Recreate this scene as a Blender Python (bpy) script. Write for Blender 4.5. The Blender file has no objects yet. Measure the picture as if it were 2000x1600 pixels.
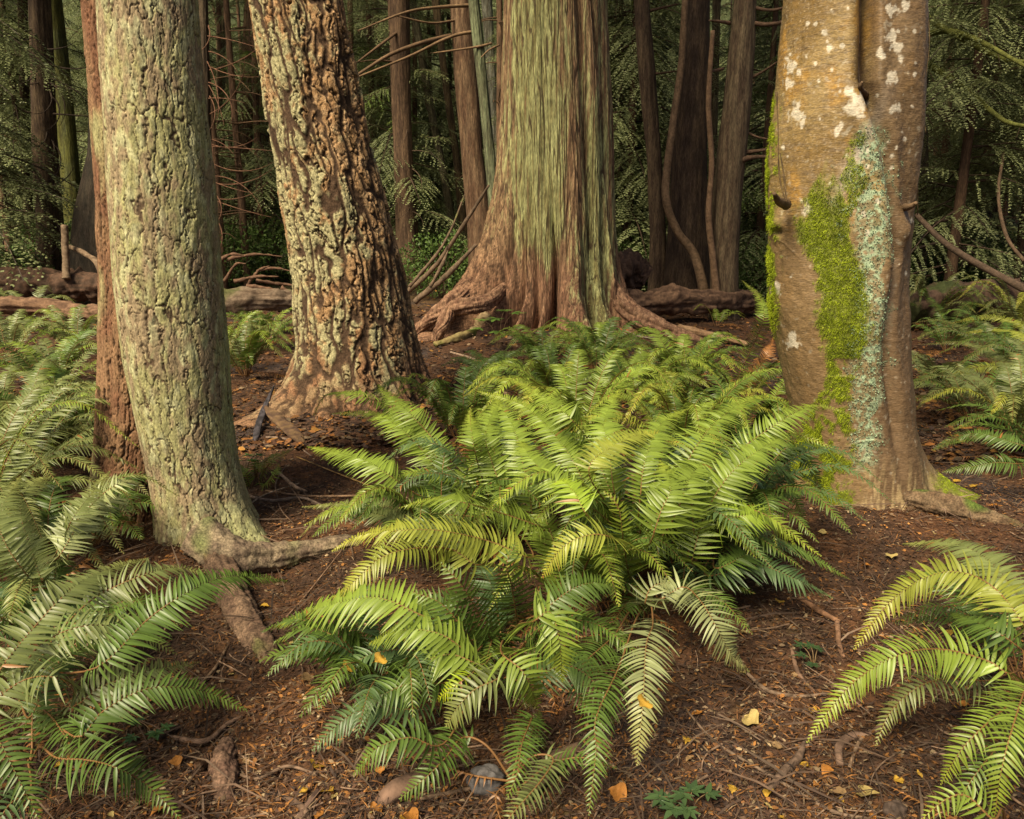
import bpy, math, random
import numpy as np
from math import pi, sin, cos, radians

# ------------------------------------------------------------------ camera, sky, sun, exposure
scene = bpy.context.scene
F = 1600.0; CX = 1000.0; CY = 800.0; HOR = 420.0; H = 1.5
PITCH = math.atan((CY - HOR) / F)
cam_d = bpy.data.cameras.new("camera"); cam = bpy.data.objects.new("camera", cam_d)
scene.collection.objects.link(cam)
cam.location = (0, 0, H); cam.rotation_euler = (pi/2 - PITCH, 0, 0)
cam_d.sensor_width = 36; cam_d.lens = 36 * F / 2000; cam_d.clip_end = 500; cam_d.clip_start = 0.05
scene.camera = cam

SUN_EL, SUN_AZ = radians(50), radians(215)     # azimuth measured clockwise from +Y: behind the camera, to its left
world = bpy.data.worlds.new("World"); scene.world = world; world.use_nodes = True
wn = world.node_tree; bg = wn.nodes["Background"]
sky = wn.nodes.new("ShaderNodeTexSky"); sky.sky_type = 'NISHITA'; sky.sun_disc = False
sky.sun_elevation = SUN_EL; sky.sun_rotation = SUN_AZ; sky.dust_density = 6.0; sky.ozone_density = .5
wn.links.new(sky.outputs[0], bg.inputs[0]); bg.inputs[1].default_value = 0.05
sd = bpy.data.lights.new("sun", 'SUN'); so = bpy.data.objects.new("sun", sd); scene.collection.objects.link(so)
sd.energy = 3.7; sd.angle = radians(22); sd.color = (1.0, 0.87, 0.60)
sv = np.array([sin(SUN_AZ)*cos(SUN_EL), cos(SUN_AZ)*cos(SUN_EL), sin(SUN_EL)])
import mathutils
so.rotation_euler = mathutils.Vector(sv).to_track_quat('Z', 'Y').to_euler()
scene.view_settings.view_transform = 'Standard'; scene.view_settings.look = 'None'
scene.view_settings.exposure = 1.05; scene.view_settings.gamma = 1.0
scene.render.engine = 'CYCLES'
scene.cycles.max_bounces = 6; scene.cycles.diffuse_bounces = 4; scene.cycles.transmission_bounces = 4
scene.cycles.glossy_bounces = 2

# ------------------------------------------------------------------ pixel <-> world helpers
FW = np.array([0, cos(PITCH), -sin(PITCH)]); UP = np.array([0, sin(PITCH), cos(PITCH)]); RT = np.array([1., 0, 0])
CAM = np.array([0, 0, H])
def ray(px, py): return FW*F + RT*(px-CX) + UP*(CY-py)
def at(px, py, Y):
    d = ray(px, py); return CAM + d*(Y/d[1])
def onz(px, py, z):
    d = ray(px, py); return CAM + d*((z-H)/d[2])
def proj(P):
    Q = P - CAM; dz = Q@FW
    return CX + F*(Q@RT)/dz, CY - F*(Q@UP)/dz

# ------------------------------------------------------------------ numpy noise
_rs = np.random.RandomState(7)
_perm = np.concatenate([_rs.permutation(256)]*3)
_g = _rs.normal(size=(256, 3)); _g /= np.linalg.norm(_g, axis=1)[:, None]
def pn(x, y, z):
    x, y, z = np.broadcast_arrays(np.asarray(x, float), np.asarray(y, float), np.asarray(z, float))
    xi = np.floor(x).astype(int); yi = np.floor(y).astype(int); zi = np.floor(z).astype(int)
    xf = x-xi; yf = y-yi; zf = z-zi
    f = lambda t: t*t*t*(t*(t*6-15)+10)
    u, v, w = f(xf), f(yf), f(zf)
    xi &= 255; yi &= 255; zi &= 255
    def gr(i, j, k):
        h = _perm[_perm[_perm[(xi+i) & 255]+((yi+j) & 255)]+((zi+k) & 255)]
        g = _g[h]; return g[..., 0]*(xf-i)+g[..., 1]*(yf-j)+g[..., 2]*(zf-k)
    l = lambda a, b, t: a+(b-a)*t
    return l(l(l(gr(0,0,0), gr(1,0,0), u), l(gr(0,1,0), gr(1,1,0), u), v),
             l(l(gr(0,0,1), gr(1,0,1), u), l(gr(0,1,1), gr(1,1,1), u), v), w)*1.5
def fbm(x, y, z, o=4, g=0.5):
    s = 0; a = 1
    for i in range(o):
        s = s + a*pn(x*2**i+13.7*i, y*2**i+5.1*i, z*2**i-7.3*i); a *= g
    return s
def ss(a, b, x):
    t = np.clip((x-a)/(b-a), 0, 1); return t*t*(3-2*t)
def mix(a, b, t):
    t = np.asarray(t)[..., None]; return np.asarray(a)*(1-t)+np.asarray(b)*t

# ------------------------------------------------------------------ object helpers
C = scene.collection
def mk(name, V, Q, mat, parent=None, col=None, smooth=True, loc=None):
    V = np.ascontiguousarray(V, dtype=np.float32).reshape(-1, 3); Q = np.ascontiguousarray(Q, dtype=np.int32)
    k = Q.shape[1]
    me = bpy.data.meshes.new(name)
    me.vertices.add(len(V)); me.vertices.foreach_set('co', V.ravel())
    me.loops.add(Q.size); me.loops.foreach_set('vertex_index', Q.ravel())
    me.polygons.add(len(Q)); me.polygons.foreach_set('loop_start', np.arange(0, Q.size, k, dtype=np.int32))
    me.polygons.foreach_set('use_smooth', np.full(len(Q), smooth))
    me.update(calc_edges=True)
    if col is not None:
        a = me.color_attributes.new('Col', 'FLOAT_COLOR', 'POINT')
        c = np.ones((len(V), 4), np.float32); c[:, :3] = np.clip(np.broadcast_to(col, (len(V), 3)), 0, 1)
        a.data.foreach_set('color', c.ravel())
    me.materials.append(mat)
    o = bpy.data.objects.new(name, me); C.objects.link(o)
    if parent is not None: o.parent = parent
    return o
def tag(o, label=None, cat=None, group=None, kind=None):
    if label: o['label'] = label
    if cat: o['category'] = cat
    if group: o['group'] = group
    if kind: o['kind'] = kind
    return o
def thing(name, label, cat, loc=(0, 0, 0), group=None):
    o = bpy.data.objects.new(name, None); C.objects.link(o); o.location = loc; o.empty_display_size = .1
    return tag(o, label, cat, group)
def part(name, V, Q, mat, par, col=None, smooth=True):
    """world-space vertices made local to the parent's location"""
    L = np.array(par.location)
    return mk(name, np.asarray(V).reshape(-1, 3)-L, Q, mat, par, col, smooth)
def copy_tree(o, parent=None):
    c = o.copy(); C.objects.link(c)
    if parent is not None: c.parent = parent
    for ch in list(o.children): copy_tree(ch, c)
    return c

class Acc:
    def __init__(s): s.V = []; s.Q = []; s.C = []; s.n = 0
    def add(s, V, Q, col):
        V = np.asarray(V).reshape(-1, 3); s.V.append(V); s.Q.append(np.asarray(Q)+s.n)
        s.C.append(np.broadcast_to(col, (len(V), 3))); s.n += len(V)
    def get(s): return np.concatenate(s.V), np.concatenate(s.Q), np.concatenate(s.C)

# ------------------------------------------------------------------ materials
def mat(name, rough=.85, spec=.3, bump=0., bscale=60., bstretch=(1, 1, 1), vary=.25, vscale=25., trans=0., coat=0., fine=.0):
    m = bpy.data.materials.new(name); m.use_nodes = True; nt = m.node_tree; N = nt.nodes; Lk = nt.links
    p = N['Principled BSDF']; p.inputs['Roughness'].default_value = rough
    p.inputs['Specular IOR Level'].default_value = spec
    at_ = N.new('ShaderNodeAttribute'); at_.attribute_name = 'Col'
    tc = N.new('ShaderNodeTexCoord')
    n = N.new('ShaderNodeTexNoise'); n.inputs['Scale'].default_value = vscale; n.inputs['Detail'].default_value = 5
    mp = N.new('ShaderNodeMapping'); mp.inputs['Scale'].default_value = bstretch
    Lk.new(tc.outputs['Object'], mp.inputs[0]); Lk.new(mp.outputs[0], n.inputs['Vector'])
    mr = N.new('ShaderNodeMapRange'); mr.inputs['From Min'].default_value = .3; mr.inputs['From Max'].default_value = .7
    mr.inputs['To Min'].default_value = 1-vary; mr.inputs['To Max'].default_value = 1+vary
    Lk.new(n.outputs['Fac'], mr.inputs['Value'])
    nf = N.new('ShaderNodeTexNoise'); nf.inputs['Scale'].default_value = vscale*4; nf.inputs['Detail'].default_value = 3
    Lk.new(mp.outputs[0], nf.inputs['Vector'])
    mf = N.new('ShaderNodeMapRange'); mf.inputs['From Min'].default_value = .3; mf.inputs['From Max'].default_value = .7
    mf.inputs['To Min'].default_value = 1-fine; mf.inputs['To Max'].default_value = 1+fine; Lk.new(nf.outputs['Fac'], mf.inputs['Value'])
    mm = N.new('ShaderNodeMath'); mm.operation = 'MULTIPLY'; Lk.new(mr.outputs[0], mm.inputs[0]); Lk.new(mf.outputs[0], mm.inputs[1])
    mu = N.new('ShaderNodeVectorMath'); mu.operation = 'SCALE'
    Lk.new(at_.outputs['Color'], mu.inputs[0]); Lk.new(mm.outputs[0], mu.inputs['Scale'])
    Lk.new(mu.outputs[0], p.inputs['Base Color'])
    if coat: p.inputs['Coat Weight'].default_value = coat; p.inputs['Coat Roughness'].default_value = .35
    if bump:
        n2 = N.new('ShaderNodeTexNoise'); n2.inputs['Scale'].default_value = bscale; n2.inputs['Detail'].default_value = 6
        Lk.new(mp.outputs[0], n2.inputs['Vector'])
        b = N.new('ShaderNodeBump'); b.inputs['Distance'].default_value = bump; b.inputs['Strength'].default_value = .9
        Lk.new(n2.outputs['Fac'], b.inputs['Height']); Lk.new(b.outputs[0], p.inputs['Normal'])
    if trans:
        t = N.new('ShaderNodeBsdfTranslucent'); Lk.new(mu.outputs[0], t.inputs['Color'])
        ms = N.new('ShaderNodeMixShader'); ms.inputs[0].default_value = trans
        Lk.new(p.outputs[0], ms.inputs[1]); Lk.new(t.outputs[0], ms.inputs[2])
        Lk.new(ms.outputs[0], N['Material Output'].inputs['Surface'])
    return m
M_fir = mat('fir_bark', .9, .2, .005, 60, (1, 1, .45), .30, 45, fine=.35)
M_old = mat('old_bark', .92, .15, .007, 45, (1, 1, .8), .35, 35, fine=.45)
M_cedar = mat('cedar_bark', .88, .2, .016, 55, (1, 1, .13), .4, 34, fine=.42)
M_alder = mat('alder_bark', .55, .35, .0025, 80, (.5, .5, 2.6), .2, 40, fine=.35)
M_moss = mat('moss', .9, .1, 0, 60, (1, 1, 1), .3, 30, .25)
M_root = mat('root_bark', .9, .2, .008, 50, (1, 1, 1), .35, 30, fine=.45)
M_leaf = mat('fern_leaf', .40, .45, 0, 60, (1, 1, 1), .16, 14, .30)
M_stem = mat('fern_stem', .6, .3, 0, 60, (1, 1, 1), .1, 20)
M_fol = mat('foliage', .55, .35, 0, 60, (1, 1, 1), .2, 3, .25)
M_soil = mat('soil', .95, .15, .012, 45, (1, 1, 1), .4, 18, fine=.35)
M_lit = mat('litter', .85, .25, 0, 60, (1, 1, 1), .2, 40)
M_dry = mat('dry_leaf', .6, .35, .001, 80, (1, 1, 1), .2, 60, .2)
M_wood = mat('dead_wood', .88, .2, .005, 60, (1, 1, 1), .3, 30)
M_stone = mat('stone', .8, .3, .004, 40, (1, 1, 1), .3, 35)

# ------------------------------------------------------------------ terrain
def gz(x, y):
    x = np.asarray(x, float); y = np.asarray(y, float)
    z = .09*pn(x*.45+3, y*.45, 1.3)+.035*pn(x*1.7, y*1.7, 4.4)
    far = np.clip((y-14)/30, 0, 1)
    z = z+far*.6*pn(x*.12, y*.12, 9.)
    z = z+np.clip(y-32, 0, None)**1.5*.055
    for tx, ty, tr, th in ((-1.38, 3.65, .42, .06), (-1.15, 6.25, .85, .12), (1.78, 4.28, .6, .05), (.6, 10.9, 1.6, .12)): z = z+th*np.exp(-((x-tx)**2+(y-ty)**2)/tr**2)
    z = z-.10*np.exp(-((x+1.05)**2+(y-3.3)**2)/.10)
    return z
def gfine(x, y):
    near = np.exp(-np.clip(y-3, 0, None)/9)
    return near*(.018*fbm(x*7, y*7, 2., 3)+.012*np.abs(pn(x*22, y*22, 0.)))
def ground():
    t = np.linspace(0, 1, 760); ys = -3+ (t**2.3)*95+t*9
    s = np.linspace(-1, 1, 760); xs = np.sign(s)*np.abs(s)**2.2*70+s*5
    X, Yg = np.meshgrid(xs, ys); Z = gz(X, Yg)+gfine(X, Yg)
    V = np.stack([X, Yg, Z], -1).reshape(-1, 3); n = len(xs); m = len(ys)
    i = np.arange(n*m).reshape(m, n)
    Q = np.stack([i[:-1, :-1], i[:-1, 1:], i[1:, 1:], i[1:, :-1]], -1).reshape(-1, 4)
    x, y = V[:, 0], V[:, 1]
    a = fbm(x*2.1, y*2.1, 0., 4); b = fbm(x*9, y*9, 3., 3)
    c = mix((.045, .026, .017), (.080, .038, .019), ss(-.4, .5, a))
    c = mix(c, (.045, .033, .030), ss(.1, .6, pn(x*1.3+9, y*1.3, 7.)))
    c = mix(c, (.13, .06, .024), ss(.25, .8, b)*.7)
    c = mix(c, (.05, .075, .02), ss(.55, .9, pn(x*1.7+4, y*1.7, 2.5)+.5*b)*.35)
    c = mix(c, (.040, .055, .022), ss(13, 20, y+2*a)*.85)
    o = mk('forest_floor', V, Q, M_soil, None, c); tag(o, kind='structure')
ground()

# ------------------------------------------------------------------ trunks
def grid_quads(m, n, close=True):
    i = np.arange(m*n).reshape(m, n); j = np.roll(i, -1, 1) if close else i[:, 1:]
    ii = i if close else i[:, :-1]
    return np.stack([ii[:-1], j[:-1], j[1:], ii[1:]], -1).reshape(-1, 4)
def trunk(rows, Y, nu, dz, ztop, shape=None, disp=None, color=None, zb=-.25, taper=.45, lean=None):
    """rows: (image row, left edge, right edge) of the bark seen at depth Y"""
    zs, cs, rs = [], [], []
    for py, xl, xr in rows:
        a = at(xl, py, Y); b = at(xr, py, Y); zs.append(a[2]); cs.append((a[0]+b[0])/2); rs.append((b[0]-a[0])/2)
    zs, cs, rs = map(np.array, (zs, cs, rs)); o = np.argsort(zs); zs, cs, rs = zs[o], cs[o], rs[o]
    zv = zs[-1]
    Z = np.concatenate([np.arange(zb, zv+.3, dz), np.linspace(zv+.3+dz, ztop, 30)])
    q_ = -min(3, len(cs)); slope = (cs[-1]-cs[q_])/(zs[-1]-zs[q_])
    cx = np.interp(Z, zs, cs); r = np.interp(Z, zs, rs)
    k = np.ones(15)/15; kw = max(3, int(.12/dz)); k = np.ones(kw)/kw
    def sm(a): return np.convolve(np.pad(a, kw, 'edge'), k, 'same')[kw:-kw]
    nd = int((Z <= zv+.3).sum()); cx[:nd] = sm(cx[:nd]); r[:nd] = sm(r[:nd])
    up = Z > zv; hh = np.clip(Z-zv, 0, None)
    cx = cx+np.where(up, slope*np.minimum(hh, 8), 0); r = r*np.where(up, 1-taper*hh/(ztop-zv), 1)
    th = np.linspace(0, 2*pi, nu, endpoint=False)
    T, ZZ = np.meshgrid(th, Z); R = np.repeat(r[:, None], nu, 1); CXX = np.repeat(cx[:, None], nu, 1)
    if shape is not None: R, CXX = shape(T, ZZ, R, CXX)
    ux, uy = np.cos(T), np.sin(T)
    x = CXX+R*ux; y = Y+R*uy
    col = None
    if disp is not None:
        d, aux = disp(R*ux, R*uy, ZZ, T, R)
        x = x+d*ux; y = y+d*uy
    V = np.stack([x, y, ZZ], -1).reshape(-1, 3)
    px, py = proj(V)
    if color is not None: col = color(V, px, py, aux.ravel() if disp is not None else None, T.ravel(), d.ravel() if disp is not None else None)
    return V, grid_quads(len(Z), nu), col

def ang(T, deg):
    return (T-np.radians(deg)+pi) % (2*pi)-pi
def flare(T, Z, R, items):
    for deg, w, A, h in items:
        R = R+A*np.exp(-np.clip(Z, 0, None)/h)*np.exp(-(ang(T, deg)/radians(w))**2)
    return R

def cells(u, v, per, seed=0, j=.9):
    """2-D cellular pattern wrapped round the trunk: nearest, second nearest, id of the cell"""
    ui = np.floor(u).astype(int); vi = np.floor(v).astype(int); f1 = np.full(u.shape, 9.); f2 = f1.copy(); idn = np.zeros(u.shape)
    for a in (-1, 0, 1):
        for b in (-1, 0, 1):
            cu = (ui+a) % per; h = _perm[_perm[(cu+seed) & 255]+((vi+b) & 255)]; h2 = _perm[h+77]
            d = np.hypot(ui+a+.5+j*(h/255-.5)-u, vi+b+.5+j*(h2/255-.5)-v)
            nw = d < f1; f2 = np.where(nw, f1, np.minimum(f2, d)); idn = np.where(nw, h/255., idn); f1 = np.where(nw, d, f1)
    return f1, f2, idn
# ---- bark patterns (x, y, z in metres about the trunk's axis)
def bark_fir(x, y, z, T, R, s=1., amp=.014, seed=0):
    wu = .5*fbm(x*9, y*9, z*7+seed, 5, .68); wv = .55*fbm(x*7+5, y*7, z*5+seed, 4, .6)
    N = int(32*s); u = T/(2*pi)*N+wu; f1, f2, idn = cells(u, z*2.7*s+wv, N, seed)
    N2 = int(60*s); g1, g2, id2 = cells(T/(2*pi)*N2+wu*1.6, z*8*s+wv*1.6, N2, seed+9)
    e = f2-f1; e2 = g2-g1; wd = .75+.7*pn(x*7, y*7, z*3+seed)
    cr = np.maximum(1-ss(.0, .15*wd, e), .42*(1-ss(0, .12*wd, e2)))
    f = fbm(x*45, y*45, z*18, 3)
    d = amp*((1-cr)-1)+amp*.3*(idn-.5)*(1-cr)+amp*.2*(id2-.5)*(1-cr)+.0016*f+.0016*pn(x*18, y*18, z*5)+.002*pn(x*40, y*40, z*10)
    return d, np.clip(cr, 0, 1)
def bark_old(x, y, z, T, R):
    q = z+.25*x
    wu = .5*fbm(x*6, y*6, q*6, 4, .62); wv = .6*fbm(x*6+5, y*6, q*5+3, 4, .62)
    f1, f2, idn = cells(T/(2*pi)*24+wu, q*2.1+wv, 24, 3); g1, g2, id2 = cells(T/(2*pi)*46+wu*1.7, q*4.6+wv*1.8, 46, 5)
    wd = .9+.9*pn(x*4, y*4, z*2.5)
    rv = 1-ss(0, .26, np.abs(pn(x*11+wu*.5, y*11, q*2.4+wv*.3)))
    cr = np.maximum(np.maximum(1-ss(0, .2*wd, f2-f1), .45*(1-ss(0, .2, g2-g1))), rv)
    f = fbm(x*24, y*24, q*14, 4, .6)
    d = .022*((1-cr)-1)+.016*(idn-.5)*(1-cr)+.004*(id2-.5)*(1-cr*.6)+.003*f+.02*pn(x*5, y*5, q*3)
    return d, np.clip(cr, 0, 1)
def bark_cedar(x, y, z, T, R):
    w = .03*pn(x*3, y*3, z*1.2)
    a = pn(x*26+w*20, y*26, z*.9); b = pn(x*55, y*55+w*30, z*2.2); c = pn(x*11, y*11, z*.5+3)
    l1 = 1-ss(0, .13, np.abs(pn(x*19+w*9, y*19, z*.8+1))); l2 = 1-ss(0, .2, np.abs(pn(x*42+w*12, y*42, z*2.+4)))
    cr = np.clip(l1+.5*l2*(b < .2), 0, 1)
    return .008*a+.006*b+.014*c-.012*l1-.005*l2, cr

def col_fir(V, px, py, cr, T, d, seed=0):
    x, y, z = V[:, 0]*1., V[:, 1]*1., V[:, 2]
    l = fbm(x*7+seed, y*7, z*2.5, 5, .65); m2 = fbm(x*24, y*24+seed, z*12, 3)
    c = mix((.25, .19, .115), (.275, .26, .12), ss(-.4, .4, l+.6*m2))
    c = mix(c, (.38, .37, .215), ss(0, .5, m2)*.7)
    c = mix(c, (.15, .105, .07), ss(.15, .6, fbm(x*34, y*34, z*9, 3))*.45)
    c = mix(c, (.12, .085, .05), ss(.35, .9, pn(x*5+9, y*5, z*2.))*.5)
    c = mix(c, (.30, .31, .15), ss(420, 470, px+20*l)*.5)
    c = mix(c, (.085, .056, .034), ss(.3, .9, cr))
    return c

T = {}
# pale fir of the left foreground (front stem)
def sh1(Tt, Z, R, X):
    R = flare(Tt, Z, R, [(-20, 26, .20, .16), (-65, 20, .10, .16), (-110, 30, .05, .12), (200, 30, .05, .1), (40, 40, .12, .2)])
    R = R*(1+.02*np.sin(Tt*3+Z*.7)+.012*np.sin(Tt*5-Z*1.3)); return R, X
rows = [(0, 197, 381), (120, 203, 390), (350, 216, 413), (550, 228, 428), (700, 245, 440), (800, 266, 444), (900, 288, 452), (1000, 308, 464), (1060, 322, 474), (1130, 330, 482)]
Y1 = 3.62
V, Q, col = trunk(rows, Y1, 430, .0042, 17, sh1, lambda *a: bark_fir(*a, s=1., amp=.0075), col_fir)
t1 = thing('fir_tree', 'pale green-grey fir with wavy cracked bark, largest trunk at the left of the picture', 'tree', at(390, 1120, Y1)*[1, 1, 0])
part('trunk', V, Q, M_fir, t1, col); T['fir'] = t1
# reddish stem behind it
def disp_red(x, y, z, Tt, R):
    d, cr = bark_fir(x, y, z*.55, Tt, R, s=1.25, amp=.017, seed=11); return d, cr
def col_red(V, px, py, cr, Tt, d):
    x, y, z = V.T; l = fbm(x*8, y*8, z*3, 3)
    c = mix((.20, .115, .062), (.15, .072, .04), ss(-.3, .4, l))
    c = mix(c, (.27, .25, .12), ss(.2, .7, fbm(x*5+3, y*5, z*2+2, 3))*ss(220, 190, px))
    return mix(c, (.05, .03, .02), ss(.2, .8, cr))
def sh1b(Tt, Z, R, X):
    return flare(Tt, Z, R, [(180, 35, .06, .25), (-90, 30, .05, .2), (-130, 20, .08, .1)]), X
rows = [(0, 166, 330), (200, 182, 345), (350, 193, 352), (550, 200, 356), (700, 199, 357), (850, 195, 356), (950, 190, 352), (1050, 186, 350), (1110, 180, 350)]
Y1b = 3.95
V, Q, col = trunk(rows, Y1b, 330, .0055, 16, sh1b, disp_red, col_red)
t1b = thing('cedar_tree', 'reddish brown trunk with stringy bark, half hidden behind the left edge of the pale fir', 'tree', at(270, 1080, Y1b)*[1, 1, 0])
part('trunk', V, Q, M_fir, t1b, col)
# leaning old fir
def sh2(Tt, Z, R, X):
    R = flare(Tt, Z, R, [(180, 26, .36, .22), (210, 14, .30, .16), (-140, 14, .28, .22), (-110, 12, .24, .24), (-75, 12, .24, .2), (-50, 14, .22, .22), (-5, 20, .22, .22), (60, 40, .2, .2), (120, 40, .2, .2)])
    R = R*(1+.03*np.sin(Tt*4+Z)+.02*np.sin(Tt*7-Z*2)); return R, X
def col_old(V, px, py, cr, Tt, d):
    x, y, z = V.T; l = fbm(x*5, y*5, z*3.4, 4); m2 = fbm(x*20, y*20, z*14, 3)
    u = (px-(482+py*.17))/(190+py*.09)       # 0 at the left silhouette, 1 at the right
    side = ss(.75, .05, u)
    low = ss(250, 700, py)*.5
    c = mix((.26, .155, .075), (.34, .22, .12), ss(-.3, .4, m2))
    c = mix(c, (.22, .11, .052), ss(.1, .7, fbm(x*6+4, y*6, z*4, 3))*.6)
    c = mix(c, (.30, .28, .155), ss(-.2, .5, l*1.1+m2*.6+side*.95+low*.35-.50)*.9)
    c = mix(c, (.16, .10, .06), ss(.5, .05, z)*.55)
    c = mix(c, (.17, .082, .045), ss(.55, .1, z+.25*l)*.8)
    return mix(c, (.06, .036, .022), ss(.25, .8, cr))
rows = [(0, 484, 668), (100, 499, 690), (200, 520, 706), (300, 537, 728), (400, 556, 754), (500, 572, 778), (600, 582, 799), (680, 588, 815), (760, 590, 828), (840, 588, 836), (900, 588, 840)]
Y2 = 6.25
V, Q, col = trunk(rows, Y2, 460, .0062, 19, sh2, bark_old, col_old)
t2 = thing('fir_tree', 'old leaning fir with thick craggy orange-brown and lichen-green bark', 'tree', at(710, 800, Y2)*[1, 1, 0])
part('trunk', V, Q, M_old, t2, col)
# great cedar
def sh3(Tt, Z, R, X):
    zz = np.clip(Z, 0, None)
    fl = 0
    # long vertical folds; (angle, width, amplitude)
    for dg, w, A in [(-62, 5, -.10), (-45, 4.5, -.09), (-30, 5, -.08), (-14, 5, -.06), (-105, 8, -.02), (-140, 7, -.03), (20, 6, -.08), (60, 7, -.09), (100, 7, -.1), (150, 7, -.08)]:
        dd = dg+4*np.sin(zz*1.1+dg)-5*np.exp(-zz/.7)
        fl = fl+A*np.exp(-(((Tt-np.radians(dd)+pi) % (2*pi)-pi)/radians(w))**2)
    R = R+fl
    w = .06*pn(np.cos(Tt)*2, np.sin(Tt)*2, zz*1.3)
    Tw = Tt+w*np.exp(-zz/1.2)*2.2
    R = flare(Tw, Z, R, [(-176, 24, 1.25, .88), (-150, 14, .55, .55), (-60, 30, .16, .6), (-20, 25, .25, .5)])
    R = flare(Tw, Z, R, [(-166, 5, .34, .5), (-152, 5, .40, .55), (-139, 5, .36, .6), (-126, 5, .36, .55), (-113, 5, .25, .45), (-86, 8, .50, .42), (-78, 5, .22, .85), (-55, 7, .30, .32), (-33, 7, .25, .35), (-6, 11, .55, .22), (30, 14, .4, .3), (80, 14, .5, .3), (130, 14, .5, .3)])
    for dg, A in ((-159, .34), (-145, .36), (-132, .34), (-119, .28), (-101, .36), (-68, .2), (-44, .16)):
        R = R-A*np.exp(-zz/.8)*np.exp(-(ang(Tw, dg+3*np.sin(zz*2+dg))/radians(3.8))**2)
    R = R+np.exp(-zz/.9)*(.09*pn(np.cos(Tw)*9, np.sin(Tw)*9, zz*.8)+.05*pn(np.cos(Tw)*20, np.sin(Tw)*20, zz*1.2))
    R = R*(1+.03*np.sin(Tt*9+Z*.6)*np.exp(-zz/2.5)); return R, X
def col_cedar(V, px, py, cr, Tt, d):
    x, y, z = V.T
    st = fbm(x*24, y*24, z*1.6, 4, .7); m2 = fbm(x*5, y*5, z*.8, 3)
    brown = mix((.17, .10, .055), (.27, .175, .095), ss(-.5, .5, st))
    green = mix((.18, .16, .065), (.31, .31, .14), ss(-.5, .5, st))
    gx = np.exp(-((px-1065)/38)**2)*1.0+np.exp(-((px-1160-(py-400)*.05)/16)**2)*.75*ss(100, 300, py)+.42*np.exp(-((px-1020)/30)**2)+.3*np.exp(-((px-1180)/30)**2)
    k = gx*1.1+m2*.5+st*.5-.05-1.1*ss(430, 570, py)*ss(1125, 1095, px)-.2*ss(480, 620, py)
    k = k+.5*np.exp(-((px-1150)/40)**2)*ss(350, 500, py)
    c = mix(brown, green, ss(0, .7, k))
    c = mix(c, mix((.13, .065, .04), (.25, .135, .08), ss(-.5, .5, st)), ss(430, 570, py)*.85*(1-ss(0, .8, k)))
    return mix(c, (.055, .032, .02), ss(.1, .9, cr)*.85)
rows = [(0, 986, 1184), (100, 985, 1190), (200, 985, 1196), (300, 985, 1199), (400, 985, 1200), (480, 985, 1201), (560, 985, 1203), (620, 985, 1204), (700, 985, 1204)]
Y3 = 10.9
V, Q, col = trunk(rows, Y3, 900, .013, 24, sh3, bark_cedar, col_cedar)
t3 = thing('cedar_tree', 'huge fluted cedar with green streaked fibrous bark and spreading buttress roots', 'tree', at(1090, 640, Y3)*[1, 1, 0])
part('trunk', V, Q, M_cedar, t3, col)
# mossy alder
GA = [-70, -72, -58, -77, -98, -101]
def sh4(Tt, Z, R, X):
    zz = np.clip(Z, 0, None)
    # cleft between the two fused stems, running down from the top of the picture
    k = ss(.75, 1.35, Z)
    ga = np.interp(Z, [0, .9, 1.3, 1.8, 2.1, 2.7], GA); gd = np.interp(Z, [0, .5, 1.3, 1.9, 2.2, 3], [.0, .04, .08, .10, .17, .19])
    R = R-gd*np.exp(-(ang(Tt, ga)/radians(6.5))**2)-.03*ss(.6, 1.4, Z)*np.exp(-(ang(Tt, ga+22)/radians(18))**2)
    R = R+.03*ss(.7, 1.3, Z)*ss(2.2, 1.8, Z)*np.exp(-(ang(Tt, ga-15)/radians(9))**2)
    R = R+.020*ss(.5, .9, Z)*ss(1.75, 1.3, Z)*np.exp(-(ang(Tt, -82)/radians(10))**2)
    R = R+.03*np.exp(-((Z-1.45)/.06)**2)*np.exp(-(ang(Tt, -162)/radians(10))**2)-.03*np.exp(-((Z-1.42)/.022)**2)*np.exp(-(ang(Tt, -163)/radians(6))**2)
    R = R+.035*np.exp(-((Z-1.43)/.07)**2)*np.exp(-(ang(Tt, -46)/radians(10))**2)
    R = R+.035*np.exp(-((Z-1.8)/.22)**2)*np.exp(-(ang(Tt, 175)/radians(22))**2)
    R = flare(Tt, Z, R, [(-4, 20, .36, .13), (-40, 13, .07, .2), (-72, 14, .06, .15), (-100, 11, .06, .14), (-128, 14, .07, .2), (180, 20, .1, .16), (60, 30, .2, .2), (120, 30, .2, .2)])
    return R*(1+.012*np.sin(Tt*5+Z*2)), X
def disp_alder(x, y, z, Tt, R):
    a = fbm(x*6, y*6, z*3, 3); b = fbm(x*30, y*30, z*30, 3)
    ring = np.exp(-((np.sin(z*9.7+1.5*pn(x*3, y*3, z)))/.045)**2)*ss(.1, .4, pn(x*4, y*4, z*1.5+4))
    d = .008*a+.0022*b+.005*ring
    return d, ring
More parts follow.
